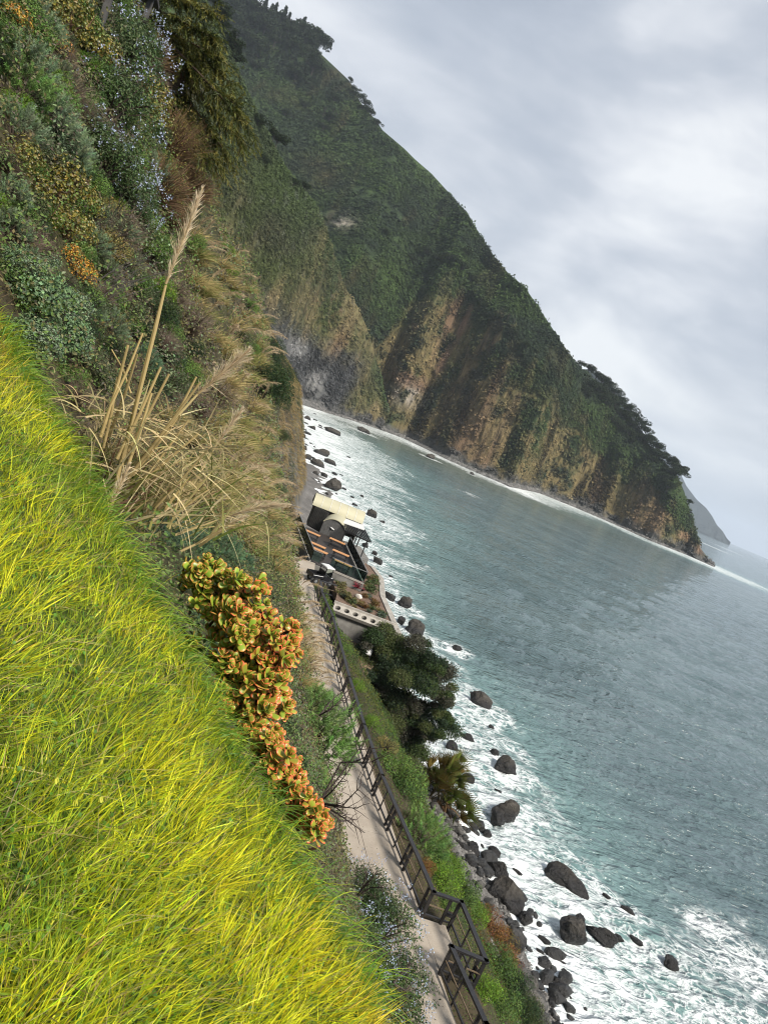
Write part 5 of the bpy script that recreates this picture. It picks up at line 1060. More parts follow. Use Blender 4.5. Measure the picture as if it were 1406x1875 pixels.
# longer, darker green blades hang over the edge beside the jade plant
n = 11000; sA_ = rng.random(n)*1.0; ed = A_+(B_-A_)*sA_[:, None]+q_*(rng.random((n, 1))*1.0-.15); x, y = ed.T; z = ground(x, y); D = np.stack([.55+0*x, .15+0*x, .75+0*x], 1)+rng.normal(size=(n, 3))*.4
mb.blades(np.stack([x, y, z-.02], 1), D, .22+.28*rng.random(n), .007, .35+.5*rng.random(n), 6, vary(np.array([[.10,.22,.025],[.16,.28,.03],[.30,.36,.03]])[rng.integers(0, 3, n)], n, .12, .25), .06)
# thatch and shorter under-blades
n = 9000; x, y, q = bank_xy(n, .1); n = len(x); z = ground(x, y); mb.leaves(np.stack([x, y, z+.01+.05*rng.random(n)], 1), rng.normal(size=(n, 3))*.5+np.array([.3,-.2,.9]), .022, .018, vary((.09,.20,.02), n, .15, .3), .1)
n = 26000; x, y, q = bank_xy(n, .6); n = len(x); z = ground(x, y); D = rng.normal(size=(n, 3))*np.array([1,1,.35])+np.array([.1,0,.35])
mb.blades(np.stack([x, y, z], 1), D, .10+.16*rng.random(n), .004, .15, 3, vary(lerp(np.array([.20,.28,.03]), np.array([.32,.27,.10]), (rng.random(n) < .4)[:, None]), n, .1, .3), .1)
tag(mb.build('grass', M_GRASS), 'bright yellow green grass covering the bank under the viewpoint', None, None, 'stuff')
# a few broad blades and wild flowers stand out of the grass
for px, py, lab in ((75,1510,'pale yellow drooping flower near the lower left of the grass'),(125,1500,'pale yellow drooping flower right of its twin in the grass'),(40,1470,'pale yellow flower bud at the left edge of the grass')):
    p = hit(px, py+25); t = empty('yellow_flower', tuple(p), label=lab, cat='flower', group='pale yellow flowers in the grass'); q = MB(); q.tube([(0,0,0),(.01,0,.10),(.03,0,.17),(.05,.0,.18),(.06,0,.16)], .002, 5, (.2,.3,.04)); q.build('stem', M_GRASS, t)
    q = MB(); a = np.arange(5)*2*math.pi/5; dd_ = np.stack([np.cos(a)*.35+.3, np.sin(a)*.35, np.full(5, -1.0)], 1); q.blades(np.tile([[.06,0,.165]], (5, 1)), dd_, .022, .008, -.1, 4, (.62,.62,.08), .5, belly=.4); q.build('petals', M_GRASS, t)
# undergrowth over the whole near slope: leaves and dead grass
n = 300000; yy = np.exp(np.log(4.5)+rng.random(n)*(np.log(95)-np.log(4.5))); xx = pl(yy)-.25-rng.random(n)**1.25*np.interp(yy, [4, 30, 95], [22, 24, 16]); q = (xx-A_[0])*q_[0]+(yy-A_[1])*q_[1]; ok = (q > .25) | (np.hypot(xx, yy) > 9); xx, yy = xx[ok], yy[ok]; pm = (yy > 20) & (yy < 70) & (xx > -.33*yy-1.5) & (rng.random(len(xx)) < .72); xx, yy = xx[~pm], yy[~pm]
n = len(xx); zz_ = ground(xx, yy)
far = np.clip(np.hypot(xx, yy)/16, .7, 3.5); nz = fbm(xx*.35, yy*.35, zz_*.35, 3, 111); nz2 = fbm(xx*.9, yy*.9, zz_*.9, 3, 112)
pal = np.array([[.045,.07,.022],[.065,.10,.025],[.08,.075,.03],[.06,.05,.035],[.09,.12,.06]]); ki = np.clip(((nz+.6)/1.2*5+rng.normal(size=n)*.6), 0, 4).astype(int)
mb = MB(); up = np.array([.5,-.35,.8]); P = np.stack([xx, yy, zz_], 1)+up*(.05+.5*rng.random((n, 1))*np.clip(1+nz2[:, None]*1.8, .1, 2.2)*np.clip((pl(yy)-xx-.1)/2.2, .08, 1)[:, None]); mb.leaves(P, up+rng.normal(size=(n, 3))*.6, .070*far**.8, .042*far**.8, vary(pal[ki]*1.6, n, .15, .3))
tag(mb.build('undergrowth', M_LEAF), 'tangled low undergrowth over the slope above the path', None, None, 'stuff')
m = 120000; sel = rng.integers(0, n, m); P = np.stack([xx, yy, zz_], 1)[sel]; f2 = far[sel]; st = (sstep(14, 30, P[:,1])*.6+.25); keep = rng.random(m) < st; P, f2 = P[keep], f2[keep]; m = len(P)
mb = MB(); D = np.array([.55,-.25,.7])+rng.normal(size=(m, 3))*.5; mb.blades(P, D, .22*f2**.6+.3*rng.random(m), .006*f2, .3+.4*rng.random(m), 4, vary(np.array([[.46,.36,.17],[.32,.27,.11],[.18,.19,.06],[.36,.25,.13]])[rng.integers(0, 4, m)], m, .1, .25), .1)
tag(mb.build('dead_grass', M_DRY), 'dead straw grass hanging over the slope above the path', None, None, 'stuff')
# cliff beyond the terrace: straw and dark tufts
n = 26000; yy = 91+rng.random(n)*150; xx = foot(yy)+.4-rng.random(n)**1.1*26; zz_ = ground(xx, yy); nz = fbm(xx*.2, yy*.08, zz_*.12, 3, 121); ok = (zz_ > 4+3*nz); xx, yy, zz_, nz = xx[ok], yy[ok], zz_[ok], nz[ok]; n = len(xx); mb = MB()
mb.blades(np.stack([xx, yy, zz_], 1), np.array([.8,-.4,.25])+rng.normal(size=(n, 3))*.4, .7+.7*rng.random(n), .06*(yy/120), .5, 3, vary(np.where((nz > .12)[:, None], np.array([[.05,.065,.025]]), np.array([[.27,.20,.09]])), n, .12, .3), .15)
tag(mb.build('cliff_grass', M_DRY), 'straw grass on the cliff beyond the terrace', None, None, 'stuff')
# seaward bank below the path
n = 110000; yy = 13+rng.random(n)**1.25*64; t = rng.random(n); xx = lerp(xr(yy)+.12, foot(yy)-.1, t); zz_ = ground(xx, yy); ok = (zz_ > .9) & ~((yy > 54.5) & (xx > xr(yy)+1.4)) & ~((yy > 22.4) & (yy < 25.7) & (xx < 8.2)); xx, yy, zz_, t = xx[ok], yy[ok], zz_[ok], t[ok]; n = len(xx)
nz = fbm(xx*.3, yy*.3, 0, 3, 131); nz2 = fbm(xx*.8, yy*.8, 0, 3, 132); far = np.clip(yy/26, .6, 2.6)
pal = np.array([[.05,.10,.015],[.075,.13,.015],[.04,.075,.018],[.10,.11,.02],[.03,.055,.018]]); ki = np.clip((nz+.6)/1.2*5+rng.normal(size=n)*.5, 0, 4).astype(int); K = pal[ki]
red = np.clip(sstep(.62, .85, t+.25*nz2)*sstep(50, 44, yy)*(.5+nz*1.2), 0, 1)*(rng.random(n) < .75); K = lerp(K, np.array([.16,.06,.025]), red[:, None])
P = np.stack([xx, yy, zz_], 1)+np.array([.3,0,.9])*((.04+.35*rng.random(n)*np.clip(.6+1.3*nz2, .05, 1.6))*np.minimum(1, .25+t*4))[:, None]
mb = MB(); mb.leaves(P, np.array([.4,-.2,.8])+rng.normal(size=(n, 3))*.6, .07*far, .03*far, vary(K, n, .12, .28)); tag(mb.build('ground_cover', M_LEAF), 'green and reddish ground cover on the bank below the railing', None, None, 'stuff')
for px, py, k, r, wh in ((722,1425,'leafy_shrub',40,'on the bank between the railing and the flax'),(700,1375,'yellow_leaf_shrub',22,'on the bank just outside the railing'),(745,1455,'leafy_shrub',34,'on the bank touching the flax'),(765,1535,'feathery_shrub',36,'on the bank below the flax'),(735,1505,'dry_brush',26,'on the bank between the railing and the flax'),(790,1575,'leafy_shrub',28,'on the bank below the flax'),(800,1620,'fresh_shrub',30,'on the bank outside the railing corner'),(840,1640,'leafy_shrub',28,'at the shingle edge of the bank'),(820,1590,'fresh_shrub',26,'near the shingle below the flax'),(860,1670,'fresh_shrub',24,'at the foot of the bank by the viewing bay'),
 (885,1690,'red_shrub',26,'by the viewing bay'),(905,1720,'red_shrub',26,'right of the viewing bay'),(922,1760,'red_shrub',24,'at the shingle edge'),(900,1770,'leafy_shrub',30,'outside the railing'),(925,1810,'dark_shrub',30,'at the lower end of the bank'),(905,1840,'leafy_shrub',34,'at the lower end of the bank by the railing'),(940,1850,'dark_shrub',30,'at the lowest shingle edge'),(960,1865,'scrub_oak',26,'at the lowest shingle edge'),(880,1820,'fresh_shrub',26,'outside the lower railing'),(810,1660,'leafy_shrub',18,'inside the corner of the viewing bay'),(775,1590,'red_shrub',16,'outside the railing'),(680,1330,'fresh_shrub',18,'outside the railing beside the dark tree'),(650,1260,'fresh_shrub',14,'outside the railing beside the dark tree'),(632,1190,'leafy_shrub',16,'outside the railing above the yard'),(622,1140,'leafy_shrub',14,'outside the railing above the yard'),(608,1095,'leafy_shrub',12,'outside the railing by the truck'),(616,1120,'scrub_oak',12,'outside the railing above the yard')):
    at_px(k, px, py, r, wh, sink=.15)
# ------------------------------------------------------------------ jade plant
def jade_leaf():
    nu, nv = 7, 8; V = []; K = []
    for i in range(nu):
        u = (0,.2,.42,.65,.82,.94,1.0)[i]; wd = (.42+.58*u**.8)*max(0., 1-abs(2*max(u,.12)-1)**3.2)**.5+(.12 if u < .15 else 0)
        for j in range(nv):
            a = 2*math.pi*j/nv; y = math.cos(a)*wd*.34; z = math.sin(a)*wd*.085+.12*u*u; V.append((u, y, z)); rim = abs(math.cos(a))**4*(.35+.65*u)+(.8 if u > .9 else 0); K.append(min(1, rim))
    q = [[i*nv+j, i*nv+(j+1) % nv, (i+1)*nv+(j+1) % nv, (i+1)*nv+j] for i in range(nu-1) for j in range(nv)]; return np.array(V), np.array(q), np.array(K)
JV, JQ, JK = jade_leaf()
def jade_rosette(pairs=5, red=.5):
    mb = MB()
    for k in range(pairs):
        for s in (0, 1):
            az = k*1.57+s*math.pi+rng.normal()*.12; el = .25+.95*k/(pairs-1)+rng.normal()*.1; Ls = (1.0-.13*k)*(.9+.2*rng.random()); ca, sa, ce, se = math.cos(az), math.sin(az), math.cos(el), math.sin(el)
            X = np.array([ca*ce, sa*ce, se]); Yv = np.array([-sa, ca, 0]); Z = np.cross(X, Yv); V = (JV*Ls)@np.stack([X, Yv, Z])+np.array([0,0,.13*k]); g = np.array([.18,.31,.03])*(.75+.5*rng.random()); r = np.array([.78,.12,.055]); w_ = np.clip(JK*(.32+.68*red)+red*.22*rng.random(), 0, 1)[:, None]; mb.add(V, JQ, col=lerp(g, r, w_))
    return mb.mesh('rosette', True)
JR = [jade_rosette(4+k % 2, [.15,.3,.5,.8][k % 4]) for k in range(8)]
for m_ in JR: m_.materials.append(M_SUCC)
def jade(name, pix, label, Y0, size=.052, dY=.5):
    """one bushy jade plant: branches end in rosettes"""
    base = np.mean([atY(px, py, Y0+.35) for px, py, *_ in pix], 0); g0 = float(ground(base[0], base[1])); root = empty(name, (base[0], base[1], min(g0, base[2])-.1), label=label, cat='succulent', group='jade plants at the edge of the grass'); ro = np.array(root.location); br = MB(); n_ = 0
    for px, py, rad, cnt in pix:
        hub = atY(px, py, Y0+.30); st_ = (hub-ro)*max(0, 1-.16/np.linalg.norm(hub-ro)); br.tube([st_, (st_+hub-ro)*.5+rng.normal(size=3)*.03, hub-ro], [.012,.010,.008], 6, (.11,.06,.04), False)
        for k in range(cnt):
            if n_ >= 99: break
            a = rng.random()*6.28; rr_ = rad*math.sqrt(rng.random()); dz = (rng.random()-.5)*dY*.5-.12*(1-(rr_/rad)); p = atY(px+rr_*math.cos(a), py+rr_*math.sin(a), Y0+.12+dz)-ro
            red = np.clip(.5+(px+rr_*math.cos(a)-430)/260+.2*rng.normal(), 0, 1); o = link('rosette', JR[int(np.clip(red*4, 0, 3))+4*int(rng.integers(0, 2))], None, root, tuple(p)); s = size*(1.08+.5*rng.random()); o.scale = (s,)*3
            d = Vector((.45+rng.normal()*.45, -.55+rng.normal()*.4, .75+rng.normal()*.3)); o.rotation_euler = d.to_track_quat('Z', 'Y').to_euler(); o.rotation_euler.rotate_axis('Z', rng.random()*6.28); br.tube([(hub-ro), (hub-ro+p)/2+rng.normal(size=3)*.02, p], [.008,.007,.006], 5, (.12,.075,.045), False); n_ += 1
    br.build('branches', M_TWIG, root); return root
jade('jade_plant', [(370,1060,34,14),(400,1110,40,18),(345,1045,18,6),(350,1180,14,3),(460,1090,26,9),(430,1060,24,8)], 'jade plant of fleshy green leaves with pinkish flower heads, highest of the cluster', 4.9, .058)
jade('jade_plant', [(440,1160,48,24),(500,1160,34,16),(410,1200,34,14),(515,1200,24,10),(470,1220,40,20),(430,1120,30,10)], 'large jade plant of red edged green leaves in the middle of the cluster', 4.75, .060)
jade('jade_plant', [(430,1260,40,20),(490,1265,36,20),(410,1300,24,8),(470,1310,36,18),(450,1340,24,10),(505,1240,22,10)], 'jade plant with reddest leaves on its seaward side just above the bright feathery shrubs', 4.6, .058)
jade('jade_plant', [(480,1370,26,14),(505,1410,30,18),(525,1385,18,8),(530,1440,22,14),(495,1390,22,10),(545,1470,18,8)], 'trailing jade plant spilling down beside the grass edge', 4.3, .052)
jade('jade_plant', [(572,1500,26,18),(560,1480,18,8),(580,1520,16,8)], 'small separate tuft of orange red jade rosettes above the path', 4.15, .050)
jade('jade_plant', [(395,1085,40,24),(450,1130,44,26),(480,1185,40,24),(425,1150,34,16),(360,1065,26,8)], 'jade plant half hidden behind the two upper ones, its rosettes mostly green', 5.05, .060)
jade('jade_plant', [(500,1215,30,22),(455,1285,40,28),(505,1290,22,18),(435,1235,36,18),(475,1345,26,12)], 'reddish jade plant filling the lower middle of the jade cluster', 4.8, .058)
jade('jade_plant', [(500,1385,26,26),(520,1425,22,24),(545,1490,18,20),(488,1355,20,14),(535,1455,16,14)], 'orange red jade plant behind the trailing one beside the grass edge', 4.42, .050)
# pinkish dry flower heads on the jade
# ------------------------------------------------------------------ the big pampas clump with cut canes in front
base = atY(225,900,6.2); g0 = float(ground(base[0], base[1])); pg = empty('pampas_grass', tuple(base), label='large pampas clump of thick straw canes with one tall pale plume', cat='pampas grass', group='pampas grass on the slope'); bo = np.array(base)
q = MB(); n = 420; P = np.stack([rng.normal(size=n)*.38-.05, rng.normal(size=n)*.3+.15, -.25+.3*rng.random(n)], 1); D = np.array([.42,.1,1.0])+rng.normal(size=(n, 3))*np.array([.42,.3,.25]); kk = np.array([[.34,.27,.12],[.20,.20,.06],[.12,.16,.04],[.42,.35,.20],[.16,.09,.06]])[rng.choice(5, n, p=[.34,.2,.16,.2,.1])]
q.blades(P, D, .40+.5*rng.random(n), .020*(.5+.7*rng.random(n)), .05+.4*rng.random(n)**2, 7, vary(kk, n, .08, .2), .08)
n = 420; P = np.stack([rng.normal(size=n)*.34, rng.normal(size=n)*.3+.15, .1+.6*rng.random(n)], 1); D = rng.normal(size=(n, 3))*np.array([.8,.6,.5])+np.array([.35,0,.25]); q.blades(P, D, .22+.36*rng.random(n), .012, .1+.5*rng.random(n), 6, vary(np.array([.44,.36,.19]), n, .08, .25), .1); q.build('leaves', M_DRY, pg)
CANES = [((285,600),(196,945),.021),((235,632),(185,800),.022),((252,648),(200,800),.020),((310,685),(205,880),.022),((295,672),(215,840),.020),((367,700),(232,880),.020),((363,795),(250,892),.018),((360,690),(300,800),.018),((262,610),(205,740),.016),((215,690),(190,820),.018),((345,770),(262,880),.015),((205,640),(240,720),.012),((278,720),(225,880),.02),((384,820),(285,930),.014),((330,760),(245,870),.016)]
for i, (a, b, r) in enumerate(CANES):
    r = r*.62
    dY = -.15+.12*(i % 4); A = atY(*a, 6.05+dY)-bo; B = atY(*b, 6.05+dY)-bo; m_ = (A+B)/2+np.array([.01,0,.02]); q = MB(); c = np.array([.46,.35,.16])*(.75+.4*rng.random()); q.tube([B, m_, A], [r*1.1, r, r*.75], 8, c); q.build('cane', M_DRY, pg)
def plume_between(root, ro, a, b, Y, L_hair, name='plume', n=420, sag=.0, ya=None):
    A = atY(*a, Y)-ro; B = atY(*b, Y if ya is None else ya)-ro; t = np.linspace(0, 1, 16)[:, None]; P = A+(B-A)*t+np.array([0,0,sag])*np.sin(np.pi*t); q = MB(); q.tube(P, np.linspace(.011, .003, 16), 6, (.40,.30,.16), False); Ld = np.linalg.norm(B-A)
    u = rng.random(n)**.9; i = np.clip((u*15).astype(int), 0, 14); Bp = P[i]+(P[i+1]-P[i])*(u*15-i)[:, None]; T = (B-A)/Ld; D = T+rng.normal(size=(n, 3))*.26+np.array([-.10,0,0]); ln = L_hair*np.sin(np.pi*np.clip(u*.8+.16, 0, 1))**.8*(.5+.7*rng.random(n))
    q.blades(Bp, D, ln, .0055, .12, 4, vary((.56,.44,.28), n, .06, .15), .15, col_tip=(.78,.67,.52)); q.build(name, M_DRY, root)
plume_between(pg, bo, (304,520), (373,343), 6.0, .155, n=620); q = MB(); q.tube([atY(304,522,6.0)-bo, atY(285,600,6.0)-bo, atY(200,940,5.9)-bo], [.010,.017,.020], 8, (.44,.34,.16)); q.build('cane', M_DRY, pg)
plume_between(pg, bo, (362,722), (458,640), 6.6, .20, n=480); q = MB(); q.tube([atY(362,722,6.6)-bo, atY(300,790,6.4)-bo, atY(232,880,6.2)-bo], [.010,.014,.018], 8, (.40,.32,.15)); q.build('cane', M_DRY, pg)
plume_between(pg, bo, (398,812), (445,748), 8.6, .18, n=300); plume_between(pg, bo, (400,952), (530,926), 7.6, .17, n=460, sag=.05); plume_between(pg, bo, (384,985), (455,945), 7.3, .10, n=220, sag=.03); plume_between(pg, bo, (203,925), (238,850), 5.7, .12, n=260)
q = MB()
for a, b, Y in (((398,812),(330,930),8.4),((400,952),(320,980),7.4),((384,985),(330,1010),7.2),((203,925),(196,960),5.7)): q = MB(); q.tube([atY(*a, Y)-bo, atY(*b, Y-.3)-bo], [.009,.013], 7, (.36,.28,.13)); q.build('plume_stalk', M_DRY, pg)
# thin grey bare stems beside the orange succulents
p0 = hit(165,540); ts = empty('bare_stems', tuple(p0), label='thin grey bare stems fanning above the canes beside the orange succulents', cat='shrub'); q = MB()
for i in range(26):
    b = hit(150+40*rng.random(), 520+60*rng.random()); L = .5+.7*rng.random()
    if b is None: continue
    d = np.array([.62+.2*rng.normal(), .1*rng.normal(), .75]); q.tube([b-p0, b-p0+d*L*.5+np.array([0,0,.04]), b-p0+d*L], [.006,.005,.003], 5, (.10,.09,.085), False)
q.build('stems', M_TWIG, ts)
# dead branches reaching over the path
def dead_branch(px0, py0, Y, targets, label):
    b = atY(px0, py0, Y); root = empty('dead_branch', tuple(b), label=label, cat='dead shrub', group='bare branches above the path'); q = MB()
    for tx, ty in targets:
        e = atY(tx, ty, Y+.4*rng.normal())-b; m = e*.5+rng.normal(size=3)*.07*np.linalg.norm(e); q.tube([np.zeros(3), m, e], [.014,.010,.004], 5, (.055,.042,.038), False)
        for k in range(11):
            s = .3+.7*rng.random(); p = m+(e-m)*(s*2-1) if s > .5 else m*s*2; d = e/np.linalg.norm(e)+rng.normal(size=3)*.75; L = np.linalg.norm(e)*(.10+.18*rng.random()); q.tube([p, p+d*L*.5, p+(d+rng.normal(size=3)*.3)*L], [.006,.004,.002], 4, (.06,.045,.04), False)
    q.build('branches', M_TWIG, root)
dead_branch(585,1470,9.0,[(690,1395),(660,1440),(655,1480),(672,1350),(650,1500),(640,1410),(668,1525)],'bare dark branches reaching over the path beside the small jade tuft')
dead_branch(655,1640,10.5,[(690,1600),(700,1625),(680,1610)],'bare twigs at the top of the blue flowered shrubs by the path')
dead_branch(700,1720,10.0,[(745,1690),(740,1705)],'bare twig poking over the path from the blue flowered shrubs')
dead_branch(720,1800,9.6,[(752,1765),(756,1800),(748,1830)],'bare twigs at the lower end of the blue flowered shrubs')
dead_branch(585,1310,11.0,[(620,1270),(640,1260),(610,1290)],'bare twigs rising from the bright feathery shrubs')
# ------------------------------------------------------------------ trees
def tree_limbs(h, spread, n1, col, r0, lean=(0,0), seed=0):
    g = np.random.default_rng(seed); mb = MB(); tips = []
    top = np.array([lean[0], lean[1], h*.55]); mb.tube([np.zeros(3)-np.array([0,0,.4]), top*.5+g.normal(size=3)*.08*h*.3, top], [r0, r0*.8, r0*.55], 8, col, False)
    for k in range(n1):
        a = k*2.4+g.random(); el = .25+.9*g.random(); b = top*(.45+.55*g.random()); L = spread*(.55+.5*g.random()); e = b+np.array([math.cos(a)*math.cos(el), math.sin(a)*math.cos(el), math.sin(el)*.8])*L
        m = (b+e)/2+g.normal(size=3)*.08*L; mb.tube([b, m, e], [r0*.45, r0*.3, r0*.12], 6, col, False); tips += [e, m+(e-m)*.5]
        for q in range(3): e2 = m+(e-m)*g.random()+g.normal(size=3)*L*.3; mb.tube([m, (m+e2)/2+g.normal(size=3)*.04*L, e2], [r0*.2, r0*.14, r0*.05], 5, col, False); tips.append(e2)
    return mb, np.array(tips)
# the dark spreading tree outside the railing
def dark_tree():
    c = atY(732,1275,60.0); gx, gy = c[0]-.6, c[1]; gz = float(ground(gx, gy)); h = c[2]-gz; t = empty('dark_tree', (gx, gy, gz), label='dense dark green tree spreading between the path railing and the surf', cat='tree'); to = np.array([gx, gy, gz])
    mb, tips = tree_limbs(h*1.25, 3.2, 9, (.05,.042,.036), .22, (.4, 0), 5); mb.build('trunk', M_TWIG, t)
    # clumps of foliage spread along the outline seen in the photo
    CL = [(700,1190,34),(735,1200,34),(775,1215,26),(800,1225,24),(690,1230,44),(740,1245,50),(790,1262,38),(812,1285,20),(680,1275,40),(720,1300,52),(770,1310,40),(805,1318,20),(690,1330,42),(735,1350,40),(770,1340,26),(700,1375,30),(725,1385,24),(665,1215,24),(668,1180,18),(745,1370,28),(715,1215,40)]
    mb = MB()
    for px, py, r in CL:
        for k in range(12):
            cc_ = atY(px+rng.normal()*r*.52, py+rng.normal()*r*.52, 60+rng.normal()*1.6)-to; R = r*60/F*(.26+.30*rng.random()); n = int(1700*R*R+240); d = dirs_dome(n, -.6); dep = .45+.65*rng.random(n)**.7; P = cc_+(d*(R*dep)[:, None]+rng.normal(size=(n, 3))*R*.16)*np.array([1.1,1.1,.8]); base = np.array([[.032,.060,.018],[.048,.078,.02],[.075,.095,.03],[.020,.038,.016],[.060,.060,.040]])[rng.integers(0, 5)]
            mb.leaves(P, d+rng.normal(size=(n, 3))*.7+np.array([0,0,.2]), .17*(.6+.7*rng.random(n)), .085, vary(base, n, .12, .3))
    mb.build('crown', M_LEAF, t)
dark_tree()
# flax with broad upright blades on the bank
p = hit(790,1470); dist = np.linalg.norm(p-CAM); s = 1.0
fs_ = 1.45
fx = empty('flax_plant', tuple(p), label='large spiky flax clump with olive and bronze fronds beside the shingle', cat='flax'); mb = MB()
hubs = [(-.9,0,.5),(0,.2,.9),(.8,0,.4),(.3,-.6,.2),(-.4,-.5,.1),(1.2,-.5,-.4),(.5,.6,1.2),(-.6,.4,1.0)]
for hx_, hy_, hz_ in hubs:
    for f in range(9):
        d0 = np.array([.35*rng.normal()+.25, .45*rng.normal(), .9+.2*rng.normal()]); d0 /= np.linalg.norm(d0); b = np.array([hx_, hy_, hz_]); st = b+d0*(.75+.7*rng.random()); n = 13
        X = np.cross(d0, rng.normal(size=3)); X /= np.linalg.norm(X); a = np.linspace(-.85, .85, n); D = d0*np.cos(a)[:, None]+X*np.sin(a)[:, None]; c = np.array([[.10,.15,.02],[.13,.16,.03],[.17,.12,.03],[.07,.11,.02]])[rng.integers(0, 4)]
        mb.blades(np.tile(st, (n, 1)), D, .95+.35*rng.random(n), .075, .12, 4, vary(c, n, .08, .2), .1, side=np.tile(np.cross(X, d0)*.35+X*.0, (n, 1))+np.cross(D, np.cross(X, d0))*.9, col_tip=(.14,.10,.03)); mb.tube([b, st], .022, 5, (.06,.05,.02), False)
n = 160; D = rng.normal(size=(n, 3))*np.array([.8,.6,.3])+np.array([.5,-.2,-.5]); mb.blades(np.tile([.6,-.4,.2], (n, 1))+rng.normal(size=(n, 3))*.35, D, 1.3, .05, .35, 4, vary((.17,.10,.05), n, .1, .3), .15)
mb.build('fronds', M_LEAF, fx); fx.scale = (1.45,)*3
# drooping cypress on the upper slope
def cypress():
    b = hit(285,75); t = empty('drooping_cypress', tuple(b), label='dark drooping cypress whose branches sweep down over the brown fan brush', cat='tree'); Y = b[1]; mb = MB(); tr = MB()
    A = [((250,20),(335,75),(420,150)),((255,30),(350,110),(452,232)),((262,60),(345,150),(445,262)),((262,80),(340,170),(420,290)),((250,5),(320,30),(390,70)),((262,90),(320,190),(392,300)),((255,50),(345,130),(430,190)),((240,-10),(300,-20),(385,20)),((270,110),(330,210),(375,285)),((250,40),(320,60),(400,105)),((262,75),(310,150),(350,230)),((250,15),(300,50),(350,110))]
    for i, (p0, p1, p2) in enumerate(A):
        o = rng.normal()*.5; P = [atY(*p0, Y)-b, atY(*p1, Y-.4+o)-b, atY(*p2, Y-.9+o)-b]; tt = np.linspace(0, 1, 12)[:, None]; C_ = (1-tt)**2*P[0]+2*tt*(1-tt)*P[1]+tt**2*P[2]; tr.tube(C_, np.linspace(.07, .012, 12), 6, (.07,.05,.035), False)
        m = 110; u = .18+.82*rng.random(m)**.8; ii = np.clip((u*11).astype(int), 0, 10); B = C_[ii]+(C_[ii+1]-C_[ii])*(u*11-ii)[:, None]; T = C_[ii+1]-C_[ii]; T /= np.linalg.norm(T, axis=1)[:, None]; D = T*.9+rng.normal(size=(m, 3))*.42+np.array([.25,-.1,-.10]); D /= np.linalg.norm(D, axis=1)[:, None]; L = .35+.55*rng.random(m)
        # each spray: a drooping twig feathered with scale leaves
        k = 26; s_ = np.tile(np.linspace(.1, 1, k), m); j = np.repeat(np.arange(m), k); Q = B[j]+D[j]*(L[j]*s_)[:, None]-np.array([0,0,1])*(L[j]*.25*s_**2)[:, None]; g = rng.normal(size=(m*k, 3))*.55+D[j]*.9+np.array([0,0,-.25]); col = np.array([[.075,.085,.016],[.10,.105,.02],[.040,.055,.015],[.13,.12,.025]])[rng.integers(0, 4, m)][j]
        mb.blades(Q, g, .13*(1.15-.5*s_), .022, .2, 2, vary(col*(.65+.6*s_)[:, None], m*k, .1, .2), .35)
    tr.build('branches', M_TWIG, t); mb.build('foliage', M_LEAF, t)
cypress()
# small dark deck corner at the top of the slope
def deck_corner(px, py, w_, label, r=.3):
    p = hit(px, py+14); t = empty('dark_deck', tuple(p+np.array([0,0,.2])), r, label=label, cat='deck', group='dark wooden structures at the top of the slope'); q = MB(); q.box((0,.3,.55), (w_,.9,.07)); q.build('boards', M_WOODD, t); q = MB(); q.box((0,-.14,.50), (w_,.06,.16)); q.build('fascia', M_STEEL, t)
    for x in (-w_*.42, w_*.42): q = MB(); q.box((x,.1,.05), (.12,.12,.9)); q.build('post', M_WOODD, t)
    q = MB(); q.beam((-w_*.45,-.1,1.3), (w_*.45,-.1,1.3), .06, .06); q.build('rail', M_WOODD, t)
deck_corner(212,8,1.5,'dark deck corner with a pale edge at the top of the slope, right one'); deck_corner(145,2,1.0,'dark deck corner at the top of the slope, left one beside the olive succulents')
# ------------------------------------------------------------------ garden planting
GC = {'green':((.06,.09,.03),(.08,.11,.04)),'straw':((.20,.16,.06),(.14,.13,.05)),'grey':((.09,.12,.08),(.07,.10,.07)),'yellow':((.40,.27,.03),(.22,.2,.03)),'rust':((.16,.08,.03),(.12,.09,.03))}
GL = {'green':'green clump of garden plants on the red brown garden bed','straw':'straw green spiky clump on the red brown garden bed','grey':'grey green clump on the red brown garden bed','yellow':'bright yellow bush at the front of the terrace deck','rust':'rusty low clump on the red brown garden bed'}
GM = {k: [foliage_tussock(130, 1.0, .09, (a, b, a), .35, 4) if q == 0 else foliage_leafy(420, .26, .12, (a, b), 9) for q in range(2)] for k, (a, b) in GC.items()}
for x, y, k, r in ((780,1150,'yellow',26),(1060,1110,'straw',50),(1020,1170,'green',45),(1040,1240,'green',55),(1000,1200,'straw',40),(1010,1300,'grey',36),(1090,1150,'green',40),(700,1180,'straw',50),(660,1150,'green',34),(690,1260,'straw',50),(740,1310,'grey',50),(800,1340,'straw',60),(760,1280,'straw',40),(820,1370,'green',40),(900,1390,'straw',50),(960,1420,'rust',50),(930,1370,'rust',36),(1040,1440,'green',50),(1010,1470,'grey',36),(1080,1400,'rust',46),(1150,1510,'grey',46),(1170,1490,'green',40),(1090,1370,'rust',40),(1060,1340,'rust',30),(960,1300,'rust',34),(990,1090,'green',30),(1080,1080,'grey',36),(640,1110,'grey',26),(1120,1460,'straw',36),(850,1420,'straw',34)):
    p = atz(*cc(x, y), ZG+.1); R = r/6.113*np.linalg.norm(p-CAM)/F*1.7; o = link('garden_plant', GM[k][rng.integers(0, 2)], M_LEAF, None, tuple(p)); o.scale = (R, R, R*.9); o.rotation_euler.z = rng.random()*6.28; tag(o, GL[k], 'plant', 'plants in the terrace garden' if k != 'yellow' else None)
